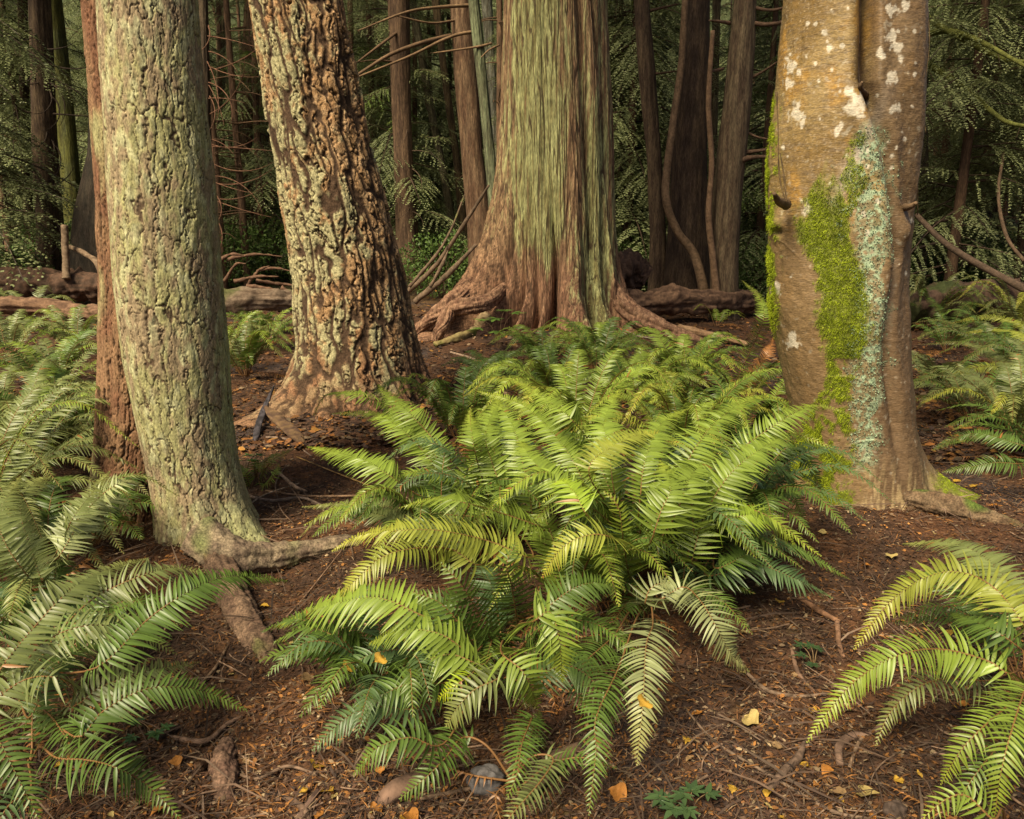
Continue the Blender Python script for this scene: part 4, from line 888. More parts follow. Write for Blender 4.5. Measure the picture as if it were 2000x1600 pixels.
clump('sword fern with broad pale mottled fronds hanging down at the bottom centre right', 1265, 1205, [
    ([(1275, 1220), (1262, 1260), (1256, 1370), (1244, 1494)], [.3, .3, .06], 9, G_P, .75),
    ([(1210, 1300), (1165, 1400), (1164, 1470), (1150, 1592)], [.24, .2, .04], 7.5, G_D, .75),
    ([(1290, 1170), (1336, 1146), (1372, 1178), (1400, 1226), (1428, 1278), (1464, 1312)], [.28, .34, .08], 9, G_P, .65),
    ([(1200, 1240), (1140, 1296), (1120, 1340), (1180, 1420)], [.2, .22, .08], 8, G_D, .6),
    ([(1260, 1180), (1270, 1150), (1300, 1140), (1318, 1170)], [.25, .34, .26], 8, G_P, .6),
], 7, 2, (.35, .55), .16, G_D, .085, cols=[G_D, G_BL])
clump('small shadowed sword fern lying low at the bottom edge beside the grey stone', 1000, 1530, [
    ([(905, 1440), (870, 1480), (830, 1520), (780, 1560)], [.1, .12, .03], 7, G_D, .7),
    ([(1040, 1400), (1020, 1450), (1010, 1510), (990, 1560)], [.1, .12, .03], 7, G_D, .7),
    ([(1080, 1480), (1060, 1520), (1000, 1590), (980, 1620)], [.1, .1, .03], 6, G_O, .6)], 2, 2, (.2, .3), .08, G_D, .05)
clump('broad grey-green sword fern in the bottom left corner', 30, 1400, [
    ([(0, 1309), (70, 1221), (140, 1151), (210, 1113), (290, 1090)], [.36, .46, .32], 8.5, G_O, .55),
    ([(196, 1300), (287, 1211), (357, 1162), (427, 1130), (497, 1127), (562, 1135)], [.32, .44, .24], 8.5, G_D, .6),
    ([(168, 1180), (224, 1146), (290, 1120), (350, 1109), (402, 1120)], [.38, .44, .34], 7.5, G_O, .5),
    ([(30, 1340), (70, 1267), (140, 1228), (210, 1221), (280, 1239), (345, 1278)], [.3, .42, .22], 8.5, G_O, .55),
    ([(-30, 1385), (42, 1330), (105, 1322), (150, 1347), (190, 1438)], [.3, .36, .16], 8, G_O, .55),
    ([(150, 1440), (200, 1390), (280, 1347), (350, 1342), (420, 1358), (482, 1388)], [.22, .28, .1], 8, G_D, .6),
    ([(140, 1380), (200, 1340), (297, 1309), (390, 1294)], [.22, .28, .16], 7, G_O, .5),
    ([(100, 1400), (130, 1440), (160, 1450), (130, 1500)], [.2, .2, .08], 7, G_D, .5),
    ([(60, 1400), (110, 1300), (200, 1260), (262, 1350)], [.2, .3, .12], 7, G_D, .5),
], 6, 2, (.4, .6), .25, G_D, .08, cols=[G_D, G_O])
clump('sword fern at the very bottom left edge, under the grey-green one', 60, 1500, [
    ([(110, 1480), (168, 1484), (224, 1498), (287, 1533), (352, 1598)], [.22, .26, .1], 8, G_D, .75),
    ([(-30, 1420), (0, 1450), (28, 1505), (76, 1600)], [.26, .26, .1], 7.5, G_D, .75),
    ([(60, 1540), (20, 1570), (0, 1600), (-20, 1640)], [.1, .12, .05], 7, G_BL, .6)], 4, 2, (.3, .4), .12, G_D, .07)
clump('pale arching sword fern against the foot of the pale fir, left side', 95, 1170, [
    ([(100, 1110), (125, 1050), (150, 1000), (215, 920)], [.25, .5, .55], 8.5, G_O, .6),
    ([(120, 1080), (175, 990), (230, 945), (262, 942), (290, 968)], [.4, .56, .46], 8.5, G_P, .5),
    ([(110, 1080), (142, 1024), (180, 1005), (203, 1054)], [.38, .5, .38], 8.5, G_P, .55),
    ([(150, 1040), (205, 985), (232, 972), (253, 1014)], [.4, .5, .38], 7.5, G_P, .5),
    ([(80, 1130), (40, 1000), (60, 950), (110, 925)], [.3, .5, .46], 9, G_O, .6),
    ([(60, 1130), (10, 1060), (0, 1000), (40, 930)], [.3, .5, .5], 9, G_O, .6),
], 9, 2, (.45, .7), .36, G_D, .09, cols=[G_D, G_O, G_O])
clump('yellow-green sword fern with the broadest fronds, entering from the right bottom edge', 2010, 1370, [
    ([(2000, 1222), (1944, 1150), (1880, 1118), (1812, 1126), (1736, 1178), (1668, 1268)], [.42, .5, .2], 9, G_Y, .6),
    ([(1970, 1316), (1928, 1290), (1840, 1268), (1760, 1278), (1680, 1322), (1624, 1382), (1576, 1450)], [.3, .36, .08], 8.5, G_B, .65),
    ([(1930, 1330), (1870, 1325), (1800, 1338), (1740, 1390), (1710, 1456)], [.2, .24, .06], 7.5, G_O, .5),
    ([(2004, 1340), (1975, 1430), (1955, 1510), (1942, 1602)], [.36, .34, .14], 7.5, G_B, .8),
    ([(1995, 1355), (1925, 1415), (1875, 1468), (1838, 1532)], [.3, .28, .1], 7, G_B, .65),
    ([(2005, 1276), (1940, 1230), (1856, 1196)], [.34, .4, .3], 8, G_D, .6),
    ([(2004, 1192), (1932, 1098), (1856, 1062), (1764, 1062)], [.4, .46, .26], 9, G_O, .5),
    ([(2020, 1420), (1960, 1450), (1900, 1520), (1860, 1590)], [.2, .22, .06], 7, G_D, .6),
], 5, 2, (.4, .6), .26, G_D, .08, fillang=(60, 230))
clump('soft blurred fern tip at the bottom edge, lower right', 1960, 1640, [
    ([(1940, 1600), (1890, 1555), (1850, 1560), (1800, 1600)], [.2, .26, .18], 5.5, G_B, .6)], 3, 2, (.2, .3), .1, G_B, .05)
# right-hand ferns behind the alder
clump('sword fern with long level fronds at the right edge, beside the alder trunk', 2040, 790, [
    ([(2000, 640), (1955, 622), (1912, 620), (1856, 632)], [.4, .46, .4], 7.5, G_Y, .5),
    ([(2000, 661), (1965, 648), (1931, 644), (1868, 655)], [.42, .44, .36], 7.5, G_Y, .5),
    ([(1975, 712), (1920, 682), (1875, 669), (1800, 673)], [.3, .36, .3], 8, G_O, .5),
    ([(2000, 725), (1955, 716), (1912, 717), (1848, 736)], [.3, .3, .24], 8, G_Y, .5),
    ([(1960, 790), (1900, 760), (1840, 745), (1780, 760)], [.2, .24, .16], 9, G_O, .5),
    ([(1960, 680), (1880, 640), (1830, 625), (1775, 632)], [.3, .4, .34], 8, G_O, .5),
    ([(1940, 760), (1880, 750), (1820, 770), (1790, 800)], [.2, .24, .1], 9, G_O, .5)], 9, 2, (.6, .9), .4, G_O, .10, cols=[G_O, G_D], hi=False, fillang=(40, 250))
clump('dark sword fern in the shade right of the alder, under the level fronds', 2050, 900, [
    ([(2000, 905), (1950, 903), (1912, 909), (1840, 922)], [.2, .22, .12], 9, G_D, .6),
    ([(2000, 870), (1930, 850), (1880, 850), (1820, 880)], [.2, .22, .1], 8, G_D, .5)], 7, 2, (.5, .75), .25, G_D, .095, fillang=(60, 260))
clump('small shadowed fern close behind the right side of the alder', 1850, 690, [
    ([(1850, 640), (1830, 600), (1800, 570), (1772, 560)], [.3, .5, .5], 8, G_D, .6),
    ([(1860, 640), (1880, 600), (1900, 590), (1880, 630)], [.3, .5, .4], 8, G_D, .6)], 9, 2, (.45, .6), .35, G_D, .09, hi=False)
clump('lone upright fern before the dark log at the right', 1920, 650, [([(1900, 620), (1930, 580), (1960, 550), (1990, 535)], [.2, .5, .65], 8, G_D, .7)], 4, 2, (.4, .6), .35, G_D, .08, hi=False)
# middle ferns
clump('tall narrow fern rising beside the left edge of the alder trunk', 1450, 790, [
    ([(1440, 740), (1468, 680), (1492, 620), (1482, 580), (1450, 548)], [.2, .75, .95], 9, G_B, .8),
    ([(1450, 760), (1480, 720), (1500, 690), (1510, 660)], [.15, .45, .55], 8, (.30, .14, .05), .7),
    ([(1430, 760), (1400, 720), (1360, 710), (1320, 740)], [.15, .3, .2], 8, G_B, .6)], 7, 2, (.45, .65), .35, G_B, .09, cols=[G_B, G_D])
clump('round bright fern tuft behind the centre, in front of the fluted cedar', 1240, 790, [
    ([(1240, 760), (1235, 720), (1250, 695), (1290, 690)], [.2, .42, .38], 8, G_B, .6),
    ([(1250, 770), (1300, 740), (1350, 735), (1390, 760)], [.2, .32, .2], 8, G_B, .6),
    ([(1220, 770), (1180, 740), (1150, 735), (1110, 760)], [.2, .36, .2], 8, G_B, .6),
    ([(1230, 800), (1260, 770), (1300, 765), (1240, 810)], [.2, .3, .2], 8, G_B, .6)], 16, 2, (.5, .8), .36, G_B, .095, cols=[G_B, G_D, G_B])
clump('bright fern right behind the centre, before the mossy alder', 1370, 840, [], 15, 2, (.45, .75), .38, G_B, .095, cols=[G_B, G_D, G_B, G_Y])
clump('fern clump behind the centre, nearest the roots of the leaning fir', 1080, 800, [], 14, 2, (.5, .8), .34, G_B, .095, cols=[G_B, G_D])
clump('thin fern on the litter between leaning fir and fluted cedar', 950, 745, [
    ([(950, 740), (930, 715), (905, 700), (880, 700)], [.1, .25, .2], 8, G_D, .6), ([(955, 740), (980, 700), (1000, 690), (1030, 690)], [.1, .25, .2], 8, G_D, .6)], 6, 2, (.4, .55), .2, G_D, .08)
clump('fern fringe on the litter at the front roots of the fluted cedar', 1150, 700, [], 8, 2, (.45, .7), .22, G_B, .08, hi=False)
clump('fern beyond the centre, near the pale split branch', 1330, 720, [], 9, 2, (.45, .7), .25, G_B, .08, hi=False)
clump('small fern just right of the log end, under the brown branched cedar', 1400, 640, [], 5, 2, (.35, .5), .25, G_B, .07, hi=False)
# left-hand ferns
for lab, x, y, n, Lf, hf, cols, hi in [
    ('large olive fern behind the arching one at the left edge', 20, 1000, 16, (.6, .95), .5, [G_O, G_O, G_D], True),
    ('olive fern halfway back at the left, touching the reddish stem', 130, 900, 15, (.6, .85), .42, [G_O, G_D], True),
    ('grey-green fern halfway back at the left edge', 10, 860, 14, (.7, 1.), .45, [G_O, G_O, G_D], True),
    ('fern behind the left edge clumps, level with the leaning fir foot', 110, 770, 13, (.6, .9), .4, [G_O, G_B, G_D], False),
    ('fern before the long brown log, leftmost', 20, 720, 12, (.6, .9), .36, [G_O, G_B], False),
    ('fern before the long brown log, left of the reddish stem', 150, 690, 11, (.6, .9), .35, [G_O, G_B], False),
    ('arching fern on top of the brown log at the left', 60, 640, 12, (.7, 1.0), .42, [G_O, G_D], False),
    ('fern standing in front of the blackish trunk at the left', 150, 610, 7, (.6, .8), .45, [G_O, G_B], False),
    ('fern in the gap right of the pale fir, nearest its trunk', 445, 700, 12, (.5, .75), .35, [G_B, G_D, G_O], False),
    ('fern in the gap before the leaning fir, against its left root', 520, 680, 12, (.5, .75), .35, [G_B, G_D, G_O], False),
    ('small fern before the grey-brown log between the two firs', 490, 640, 10, (.5, .75), .35, [G_O, G_D], False),
    ('dark fern beneath the pale arching one at the foot of the pale fir', 180, 1090, 9, (.3, .5), .25, [G_D], True),
    ('dark fern in the shadows beneath the grey-green corner fern', 110, 1290, 8, (.3, .5), .2, [G_D, G_BL], True),
    ('fern filling the mound directly behind the central fern', 1120, 900, 18, (.6, .9), .5, [G_B, G_B, G_Y], True),
    ('fern in the mound behind the centre right fern, before the alder', 1330, 930, 16, (.6, .85), .5, [G_B, G_D, G_Y], True),
    ('bright fern between the central mound and the alder foot', 1460, 900, 12, (.5, .7), .4, [G_B, G_D], True),
    ('bright fern midway between central mound and fluted cedar', 1170, 740, 14, (.6, .8), .4, [G_B, G_D], False),
    ('bright fern midway between the split branch and central mound', 1330, 770, 14, (.6, .8), .4, [G_B, G_D], False),
    ('fern patch in front of the fluted cedar, right of its seedling', 1060, 725, 10, (.5, .7), .3, [G_B, G_D], False),
    ('large pale olive fern at the left edge, behind the corner clump', -60, 1120, 16, (.7, 1.), .55, [G_O, G_O, G_B], True),
    ('olive fern at the left edge, at half height of the picture', 60, 930, 14, (.7, 1.), .5, [G_O, G_B], True),
    ('farthest left fern patch behind the brown log', 40, 600, 12, (.8, 1.1), .5, [G_O, G_D], False),
    ('fern left of the leaning fir, nearest its soil mound', 480, 740, 12, (.5, .8), .4, [G_B, G_O, G_D], False),
    ('bright-tipped fern at the right edge over the shaded litter', 1990, 860, 12, (.6, .9), .4, [G_O, G_Y], True),
    ('fern by the right flank of the alder, before the dark mossy log', 1810, 650, 14, (.7, 1.0), .55, [G_O, G_D], False),
    ('fern far right before the dark mossy log', 1990, 660, 15, (.8, 1.15), .6, [G_O, G_Y], False),
    ('dark fern low between the bottom centre fern and the pale mottled one', 1110, 1215, 9, (.35, .55), .3, [G_D, G_B], True),
    ('dark low fern at the bottom centre left, under the spreading one', 770, 1360, 10, (.35, .5), .2, [G_D, G_BL], True),
    ('dark fern inside the mound, left of its middle', 860, 1120, 12, (.4, .6), .34, [G_D, G_B], True),
    ('dark fern at the foot of the centre right fern', 1330, 1150, 8, (.35, .5), .22, [G_D, G_BL], True),
    ('fern in the mound right in front of the leaning fir', 900, 880, 12, (.45, .65), .38, [G_D, G_B], True),
    ('fern in the litter at the right edge, shaded middle distance', 1900, 820, 12, (.5, .8), .3, [G_O, G_D], False),
    ('low fern in the litter far right behind the alder root', 1960, 740, 14, (.7, 1.0), .5, [G_O, G_D], False),
    ('low fern close to the right flank of the alder', 1830, 770, 9, (.5, .7), .3, [G_O, G_D], False)]:
    clump(lab, x, y, [], int(n*1.5), 2, Lf, hf*1.05, G_D, .095, hi=hi, cols=cols)
cl = clump('sparse small fern on bare soil between the pale fir and the bark slab', 500, 955, [
    ([(490, 950), (480, 925), (465, 905)], [.05, .14, .16], 5, G_B, .6), ([(510, 950), (535, 930), (545, 905)], [.05, .14, .16], 5, G_B, .6), ([(505, 940), (530, 900), (575, 875)], [.05, .2, .22], 5, G_B, .6)], 5, 0, (.15, .25), .1, G_B, .045)
# ------------------------------------------------------------------ seedlings with toothed leaves
def seedling(label, px, py, hh, n, size, ca, cb, spread=.18, cat='seedling'):
    b = onz(px, py, 0.); b[2] = gz(b[0], b[1]); t = thing('seedling', label, cat, b)
    for i in range(n):
        a = rsf.uniform(0, 2*pi); r = spread*rsf.uniform(.3, 1); z = hh*rsf.uniform(.5, 1); tip = np.array([cos(a)*r, sin(a)*r, z])
        Vs, Qs = tube([(0, 0, -.02), (tip[0]*.4, tip[1]*.4, z*.7), tip], [.0022, .0018, .001], 8, 5, cap=False)
        st = mk('stem', Vs, Qs, M_stem, t, np.tile((.14, .09, .04), (len(Vs), 1)))
        k = 7; th = np.linspace(-2.2, 2.2, k); acc = Acc()
        for q in range(k):
            L = size*(1-.35*abs(th[q])/2.2); d = np.array([cos(a+th[q]), sin(a+th[q]), rsf.uniform(-.25, .1)]); sdir = np.cross(d, [0, 0, 1]); sdir /= np.linalg.norm(sdir)
            u = np.linspace(0, 1, 7); w = L*.2*np.array([.5, .9, 1, .85, .7, .4, .02]); w[1::2] *= 1.12
            c = tip+d*L*u[:, None]; Vv = np.stack([c-sdir*w[:, None], c-[0, 0, .002], c+sdir*w[:, None]], 1).reshape(-1, 3)
            i0 = (np.arange(6)[:, None]*3+np.arange(2)).ravel(); acc.add(Vv, np.stack([i0, i0+1, i0+4, i0+3], 1), mix(ca, cb, rsf.uniform()))
        V, Q, c = acc.get(); mk('leaf', V, Q, M_leaf, t, c)
seedling('light green maple seedling in front of the fluted cedar roots', 975, 690, .42, 7, .14, (.09, .18, .03), (.16, .28, .05), .34)
seedling('bramble seedling with dull green leaves at the bottom edge, right of centre', 1345, 1575, .09, 7, .045, (.04, .075, .03), (.07, .12, .04), .09)
seedling('tiny dark seedling on the soil left of the right-hand fern', 1590, 1300, .07, 5, .035, (.03, .06, .025), (.05, .09, .03), .07)
seedling('low leafy seedling between the leaning fir and the pale fir root', 480, 945, .14, 6, .05, (.05, .12, .03), (.09, .18, .04), .12)
seedling('tiny green seedling beneath the bottom left ferns', 300, 1420, .06, 5, .035, (.03, .07, .025), (.05, .11, .03), .07)
seedling('small leafy seedling on the dark soil behind the cedar stem at the far left', 830, 575, .5, 6, .12, (.10, .19, .06), (.16, .27, .1), .4)

# ------------------------------------------------------------------ forest litter
def litter(name, n, ylo, yhi, lmin, lmax, wr, pal, seed, xl=None, lift=.012):
    r = np.random.RandomState(seed); y = ylo+(yhi-ylo)*r.uniform(0, 1, n)**1.6; x = r.uniform(-1, 1, n)*(y*.72+.3)
    z = gz(x, y)+gfine(x, y)+r.uniform(.001, lift, n); P = np.stack([x, y, z], 1)
    a = r.uniform(0, 2*pi, n); D = np.stack([np.cos(a), np.sin(a), r.normal(size=n)*.18], 1); D /= np.linalg.norm(D, axis=1)[:, None]
    S = np.stack([-np.sin(a), np.cos(a), r.normal(size=n)*.5], 1); S /= np.linalg.norm(S, axis=1)[:, None]
    L = r.uniform(lmin, lmax, n)[:, None]; w = L*wr*r.uniform(.6, 1.3, (n, 1)); bend = np.stack([0*a, 0*a, r.uniform(0, .12, n)], 1)*L
    V = np.stack([P-S*w*.5, P+S*w*.5, P+D*L*.5+S*w+bend, P+D*L*.5-S*w+bend, P+D*L+S*w*.3, P+D*L-S*w*.3], 1).reshape(-1, 3)
    b = np.arange(n)*6; Q = np.concatenate([np.stack([b, b+1, b+2, b+3], 1), np.stack([b+3, b+2, b+4, b+5], 1)])
    pal = np.array(pal); c = pal[r.randint(len(pal), size=n)]*r.uniform(.6, 1.35, (n, 1))
    patch = ss(-.3, .5, fbm(x*1.3, y*1.3, 3., 3)); c = c*(.45+.5*patch)[:, None]
    tag(mk(name, V, Q, M_lit, None, np.repeat(c, 6, 0), False), kind='stuff')
PAL = [(.12, .055, .026), (.18, .08, .03), (.08, .042, .026), (.27, .12, .035), (.11, .066, .042), (.055, .036, .028), (.25, .17, .10), (.10, .05, .03)]
litter('needle_litter', 170000, 1.4, 9, .012, .045, .05, PAL, 1)
litter('bark_flakes', 90000, 1.4, 9, .006, .020, .30, PAL+[(.36, .26, .15), (.34, .15, .04)], 2)
litter('leaf_litter', 40000, 5, 22, .02, .07, .30, PAL+[(.34, .17, .04), (.30, .12, .03)], 3, lift=.03)
litter('twig_litter', 5000, 1.4, 10, .08, .28, .012, [(.12, .075, .05), (.17, .115, .08), (.08, .05, .035)], 4, lift=.03)
# clumps of dead orange cedar scales
# countable fallen leaves
def leaf_mesh(k):
    r = np.random.RandomState(50+k); u = np.linspace(0, 1, 9); w = np.array([.05, .5, .85, 1, .95, .75, .5, .22, .02])*(.36+.06*k)
    c = np.stack([u-.5, .06*np.sin(u*3+k), .10*np.sin(u*pi)*(1 if k % 2 else -.6)+.03*r.normal(size=9)], 1)
    s = np.stack([0*u, w, .25*w*(1 if k % 2 == 0 else 1.3)+.02*r.normal(size=9)], 1); s2 = s*[1, -1, 1]
    V = np.stack([c+s, c+s*.5-[0, 0, .02], c, c+s2*.5-[0, 0, .02], c+s2], 1).reshape(-1, 3)
    i0 = (np.arange(8)[:, None]*5+np.arange(4)).ravel(); Q = np.stack([i0, i0+1, i0+6, i0+5], 1)
    Vt, Qt = tube([(-.5, 0, 0), (-.7, .03, .02), (-.85, .02, .0)], [.012, .01, .008], 5, 4, cap=False)
    return np.vstack([V, Vt]), np.vstack([Q, Qt+len(V)])
LEAFC = {'yellow': (.42, .25, .03), 'orange': (.34, .14, .025), 'tan': (.27, .17, .08), 'pale yellow': (.40, .30, .11), 'brown': (.22, .11, .05)}
leafd = {}
for cn, cc in LEAFC.items():
    for k in range(4):
        V, Q = leaf_mesh(k); c = bark_c(V, np.array(cc)*.75, np.array(cc)*1.2, 6, k); o = mk('fallen_leaf', V, Q, M_dry, None, c); leafd[cn, k] = o.data; bpy.data.objects.remove(o)
LM = [((960, 1490), 'the grey stone at the bottom'), ((500, 1230), 'the thick root of the pale fir'), ((520, 800), 'the foot of the leaning fir'), ((1680, 1060), 'the foot of the mossy alder'),
      ((1880, 980), 'the mossy root of the alder'), ((1450, 1420), 'the open soil at the lower right'), ((1150, 680), 'the roots of the fluted cedar'), ((230, 1480), 'the bottom left ferns'), ((1250, 1370), 'the pale mottled frond'),
      ((1800, 1500), 'the right bottom fern'), ((1880, 800), 'the shaded ferns right of the alder'), ((700, 1480), 'the low fern at the bottom centre'), ((1350, 660), 'the pale split branch'), ((100, 800), 'the left-hand ferns'), ((560, 960), 'the bare soil beside the central fern')]
def where(px, py):
    d, (mx, my), nm = min(((px-a)**2+((py-b)*1.2)**2, (a, b), nm) for (a, b), nm in LM)
    dx, dy = px-mx, py-my
    w = ('right of' if dx > 0 else 'left of') if abs(dx) > abs(dy)*1.1 else ('in front of' if dy > 0 else 'behind')
    return w+' '+nm, nm
SIZ = ['small', 'medium', 'large']
def put_leaf(px, py, size, cn, k, z=.008, tilt=.4):
    size = size*.8
    P = onz(px, py, 0.); P[2] = gz(P[0], P[1])+gfine(P[0], P[1])+z+size*.12
    o = bpy.data.objects.new('fallen_leaf', leafd[cn, k]); C.objects.link(o); o.location = P; o.scale = (size,)*3
    o.rotation_euler = (rsf.uniform(-tilt, tilt), rsf.uniform(-tilt, tilt), rsf.uniform(0, 2*pi))
    w, nm = where(px, py); tag(o, '%s %s fallen leaf lying %s' % (SIZ[0 if size < .035 else 1 if size < .05 else 2], cn, w), 'leaf', 'fallen leaves lying %s' % w)
for px, py, s, cn in [(620, 1490, .07, 'yellow'), (640, 1535, .06, 'yellow'), (592, 1538, .035, 'yellow'), (625, 1580, .05, 'orange'), (345, 1478, .05, 'orange'), (305, 1570, .05, 'orange'), (160, 1490, .06, 'orange'), (515, 1180, .05, 'yellow'), (575, 1258, .06, 'pale yellow'),
                      (600, 1330, .06, 'tan'), (590, 1362, .04, 'orange'), (690, 1300, .04, 'yellow'), (530, 770, .06, 'yellow'), (470, 860, .05, 'tan'), (455, 805, .05, 'tan'), (1360, 1392, .05, 'orange'), (1465, 1405, .08, 'pale yellow'), (1345, 1455, .05, 'yellow'), (1515, 1453, .055, 'tan'),
                      (1568, 1490, .045, 'yellow'), (1612, 1510, .05, 'orange'), (1630, 1545, .09, 'tan'), (1690, 1548, .09, 'pale yellow'), (1755, 1522, .045, 'yellow'), (1500, 1548, .045, 'yellow'), (1430, 1535, .035, 'yellow'), (1205, 1545, .07, 'orange'), (1590, 1385, .05, 'yellow'), (1880, 1385, .05, 'orange'), (1920, 1300, .04, 'yellow'),
                      (1740, 1090, .06, 'pale yellow'), (1690, 1105, .05, 'orange'), (1605, 1050, .05, 'pale yellow'), (1900, 950, .07, 'yellow'), (1940, 1000, .06, 'orange'), (1870, 935, .06, 'yellow'), (1520, 1190, .045, 'yellow'), (1500, 1185, .04, 'tan'), (1350, 1480, .04, 'tan'), (800, 1600, .06, 'orange'), (735, 1575, .06, 'orange'), (970, 700, .08, 'yellow'), (870, 780, .07, 'yellow'), (895, 640, .08, 'yellow')]:
    put_leaf(px, py, s, cn, rsf.randint(4))
def in_fern(px, py): return ((px-1000)/450)**2+((py-1080)/230)**2 < 1
k = 0
while k < 120:
    px, py = rsf.uniform(0, 2000), 620+980*rsf.uniform()**.8
    if in_fern(px, py): continue
    put_leaf(px, py, rsf.uniform(.014, .036), list(LEAFC)[rsf.randint(5)], rsf.randint(4)); k += 1
for px, py, z, cn in [(1256, 1373, .30, 'yellow'), (742, 1288, .24, 'yellow'), (680, 1303, .2, 'yellow')]:
    P = onz(px, py, z); o = bpy.data.objects.new('fallen_leaf', leafd[cn, 3]); C.objects.link(o); o.location = P; o.scale = (.042,)*3; o.rotation_euler = (.5, .1, 1.)
    tag(o, {1256: 'small yellow leaf resting on the pale mottled frond at the bottom centre', 742: 'yellow leaf resting on the dark fronds of the low fern', 680: 'yellow leaf caught in the left edge of the low fern'}[px], 'leaf')
# twigs and thin roots on the soil
def twig(pts, R, label, col=(.14, .09, .06), name='twig', cat='twig', group=None, up=.012):
    P = ground_path(pts, up); loc = P[len(P)//2]; t = thing(name, label, cat, loc, group)
    V, Q = tube(P, R, 14*len(P), 8, .1*max(R), 40, P[0][0]); part('bark', V, Q, M_wood, t, bark_c(V, np.array(col)*.65, np.array(col)*1.25, 40))
for pts, R, lab, col in [
    ([(470, 880), (500, 860), (560, 870), (610, 905)], [0.006, 0.008, 0.007, 0.004], 'grey twig arching over the soil in front of the curved bark slab', (0.17, 0.12, 0.09)),
    ([(475, 985), (530, 1000), (590, 990), (640, 1010)], [0.008, 0.01, 0.008, 0.005], 'thick grey twig just behind the right root of the pale fir', (0.18, 0.13, 0.1)),
    ([(480, 1020), (520, 985), (585, 960)], [0.004, 0.005, 0.004], 'slanting pale twig behind the right root of the pale fir', (0.26, 0.19, 0.13)),
    ([(560, 925), (540, 960), (545, 1000)], [0.004, 0.005, 0.003], 'short upright-lying twig beside the sparse small fern', (0.15, 0.1, 0.07)),
    ([(610, 1000), (650, 1015), (700, 1040)], [0.006, 0.007, 0.005], 'dark twig under the left tips of the central fern', (0.11, 0.07, 0.05)),
    ([(880, 690), (930, 705), (960, 730)], [0.012, 0.015, 0.008], 'pale forked stick between leaning fir and thin fern', (0.24, 0.17, 0.12)),
    ([(1200, 650), (1260, 665), (1310, 655)], [0.01, 0.012, 0.008], 'dry grey stick at the right foot of the fluted cedar', (0.22, 0.17, 0.13)),
    ([(1820, 860), (1880, 890), (1950, 880)], [0.008, 0.009, 0.006], 'brown stick in the litter behind the alder root', (0.16, 0.11, 0.07)),
    ([(1495, 1540), (1530, 1500), (1560, 1470), (1572, 1440)], [.006, .014, .012, .006], 'thick forked brown stick on the open soil at the lower right', (.13, .085, .06)),
    ([(1642, 1485), (1640, 1450), (1665, 1432), (1705, 1428), (1730, 1400)], [.010, .013, .012, .009, .006], 'hooked brown root loop left of the right-hand fern', (.16, .10, .07)),
    ([(1660, 1490), (1675, 1450), (1695, 1425)], [.005, .006, .005], 'thin twig standing beside the hooked root loop', (.17, .11, .07)),
    ([(1700, 1590), (1620, 1570), (1500, 1500), (1400, 1440), (1340, 1380)], [.004, .005, .005, .004, .003], 'long thin twig crossing the open soil at the lower right', (.14, .095, .065)),
    ([(1460, 1310), (1500, 1340), (1560, 1352), (1620, 1350)], [.006, .007, .006, .004], 'curved twig running right from the tip of the mottled frond', (.14, .095, .065)),
    ([(1560, 1170), (1600, 1195), (1640, 1215)], [.01, .012, .008], 'short reddish stick in the litter left of the right-hand fern', (.17, .09, .05)),
    ([(1545, 1260), (1560, 1310), (1590, 1345)], [.007, .008, .006], 'bent twig on the soil by the tiny seedling', (.15, .09, .06)),
    ([(1635, 1215), (1640, 1260), (1648, 1280)], [.010, .010, .007], 'stubby reddish twig pointing at the viewer, left of the right-hand fern', (.18, .10, .06)),
    ([(330, 1420), (400, 1425), (440, 1395), (470, 1380)], [.008, .009, .007, .005], 'curved brown twig below the left-hand ferns', (.13, .08, .055)),
    ([(240, 1440), (300, 1425), (345, 1395)], [.006, .007, .006], 'straight twig under the lower left ferns', (.12, .075, .05)),
    ([(540, 1530), (590, 1560), (610, 1610)], [.007, .009, .01], 'dark stick crossing the soil at the bottom left of centre', (.12, .075, .05)),
    ([(620, 1530), (590, 1570), (560, 1610)], [.008, .009, .008], 'dark stick crossing the other at the bottom left of centre', (.10, .06, .045)),
    ([(820, 1545), (880, 1530), (925, 1518)], [.006, .007, .005], 'twig touching the left side of the grey stone', (.13, .085, .055)),
    ([(390, 1320), (420, 1290), (445, 1250)], [.005, .006, .005], 'thin twig left of the thick root of the pale fir', (.14, .09, .055)),
    ([(620, 1500), (560, 1480), (500, 1500), (440, 1480)], [.004, .005, .005, .003], 'wavy thin twig around the stub of root at the lower left', (.14, .09, .06)),
    ([(520, 975), (600, 985), (700, 985), (760, 980)], [.005, .006, .006, .004], 'long twig left of the central fern', (.24, .15, .09)),
    ([(580, 905), (640, 935), (720, 962)], [.003, .004, .004], 'slender yellowish stem left of the central fern', (.28, .17, .06)),
    ([(545, 940), (575, 965), (600, 975)], [.008, .012, .006], 'pale thick stick on the bare soil left of the central fern', (.30, .20, .13)),
    ([(560, 1200), (600, 1150), (670, 1075)], [.003, .004, .003], 'thin twig leaning over the pit beside the pale fir root', (.18, .11, .07)),
    ([(1740, 560, .3), (1460, 548, .2)], [.02, .03], 'dark broken stick behind the left side of the alder', (.08, .05, .035))][:-1]:
    twig(pts, R, lab, col)
log('root_stub', 'smooth brown root stub poking from the soil at the bottom centre left', 'root', ground_path([(745, 1560, -.01), (775, 1530, .02), (830, 1500, .015)]), [.028, .032, .02], (.09, .055, .038), (.15, .092, .065), n=30, seg=16, rough=.01)
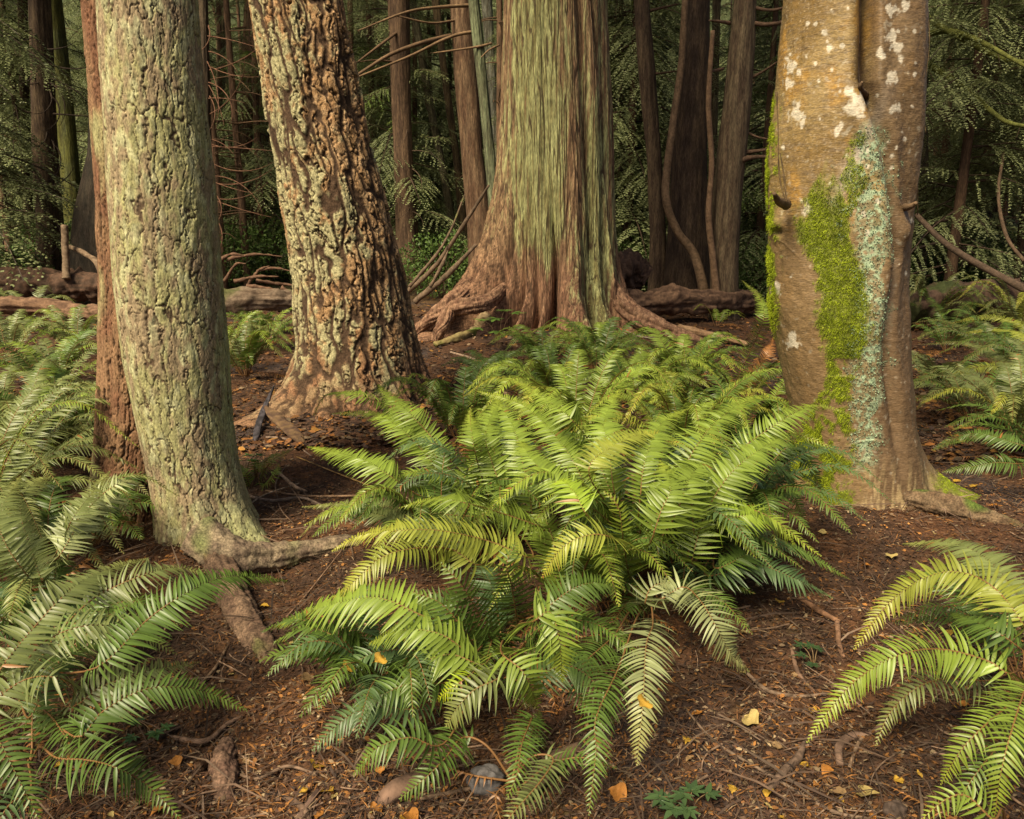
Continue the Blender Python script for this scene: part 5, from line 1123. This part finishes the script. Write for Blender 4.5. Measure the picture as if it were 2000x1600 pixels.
log('mossy_root', 'dark mossy root curving through the soil right of the grey stone', 'root', ground_path([(1005, 1570, -.01), (1040, 1520, .015), (1080, 1475, .02), (1130, 1450, .0)]), [.015, .022, .03, .02], (.09, .055, .04), (.13, .085, .05), (.06, .07, .02), n=50, seg=16, rough=.012)
k = 0; cntw = {}
while k < 150:
    px, py = rsf.uniform(0, 2000), 640+960*rsf.uniform()**.7
    if in_fern(px, py): continue
    L = rsf.uniform(40, 150)*(py/1600)**1.5; a = rsf.uniform(0, pi); c = rsf.uniform(-.6, .6)
    p = [(px, py)]
    for q in range(3): a += c*.6; p.append((p[-1][0]+cos(a)*L/3, p[-1][1]+sin(a)*L/6))
    w, nm = where(px, py); r = rsf.uniform(.0015, .0045); tn = rsf.uniform(.7, 1.5)
    twig(p, [r, r*.9, r*.7, r*.4], '%s %s %s twig lying %s' % ('long' if L > 75 else 'short' if L < 40 else 'medium', 'bent' if abs(c) > .25 else 'straight', 'dark' if tn < 1 else 'pale', w), tn*np.array((.14, .09, .06)), group='twigs lying %s' % w, up=.015); k += 1
# grey stone
def rock(label, px, py, r, cc):
    b = onz(px, py, 0.); b[2] = gz(b[0], b[1]); nu, nv = 40, 30
    th = np.linspace(0, 2*pi, nu, endpoint=False); ph = np.linspace(.01, pi-.01, nv); Tt, Pp = np.meshgrid(th, ph)
    d = np.stack([np.sin(Pp)*np.cos(Tt), np.sin(Pp)*np.sin(Tt), np.cos(Pp)], -1)
    rr = r*(1+.28*pn(d[..., 0]*1.4+5, d[..., 1]*1.4, d[..., 2]*1.4)+.06*fbm(d[..., 0]*5, d[..., 1]*5, d[..., 2]*5, 3)-.10*ss(.35, .6, d[..., 0]*.6-d[..., 1]*.5+d[..., 2]*.4))
    V = (d*rr[..., None]*[1, .8, .85]).reshape(-1, 3)+[0, 0, r*.45]
    c = bark_c(V, np.array(cc)*.7, np.array(cc)*1.3, 60)
    o = mk('stone', V, grid_quads(nv, nu), M_stone, None, c); o.location = b; tag(o, label, 'stone')
rock('grey cracked stone lying on the soil at the bottom centre', 952, 1520, .050, (.07, .064, .064))
rock('small brown clod at the bottom edge right of centre', 1750, 1585, .03, (.06, .04, .03))
# cone
cb = onz(412, 1475, 0.); cb[2] = gz(cb[0], cb[1])+.022
cone = thing('fir_cone', 'dark brown fir cone lying left of the root stub below the pale fir', 'cone', cb)
acc = Acc(); r = np.random.RandomState(9)
for i in range(90):
    s = i/90; a = i*2.4; R = .016*(sin(pi*min(1, s*.9+.12)))**.7; o = np.array([(s-.5)*.08, cos(a)*R, sin(a)*R]); n = np.array([.5, cos(a), sin(a)]); n /= np.linalg.norm(n); sd = np.cross(n, [1, 0, 0]); sd /= np.linalg.norm(sd)
    acc.add([o*.6-sd*.003, o*.6+sd*.003, o+n*.006+sd*.005, o+n*.006-sd*.005], [[0, 1, 2, 3]], np.array((.11, .06, .035))*r.uniform(.7, 1.4))
V, Q, c = acc.get(); cone.rotation_euler = (0, 0, .8); mk('scales', V, Q, M_lit, cone, c, False)
V, Q = tube([(-.045, 0, 0), (0, 0, 0), (.04, 0, 0)], [.004, .009, .003], 8, 8); mk('core', V, Q, M_wood, cone, np.tile((.06, .035, .02), (len(V), 1)))
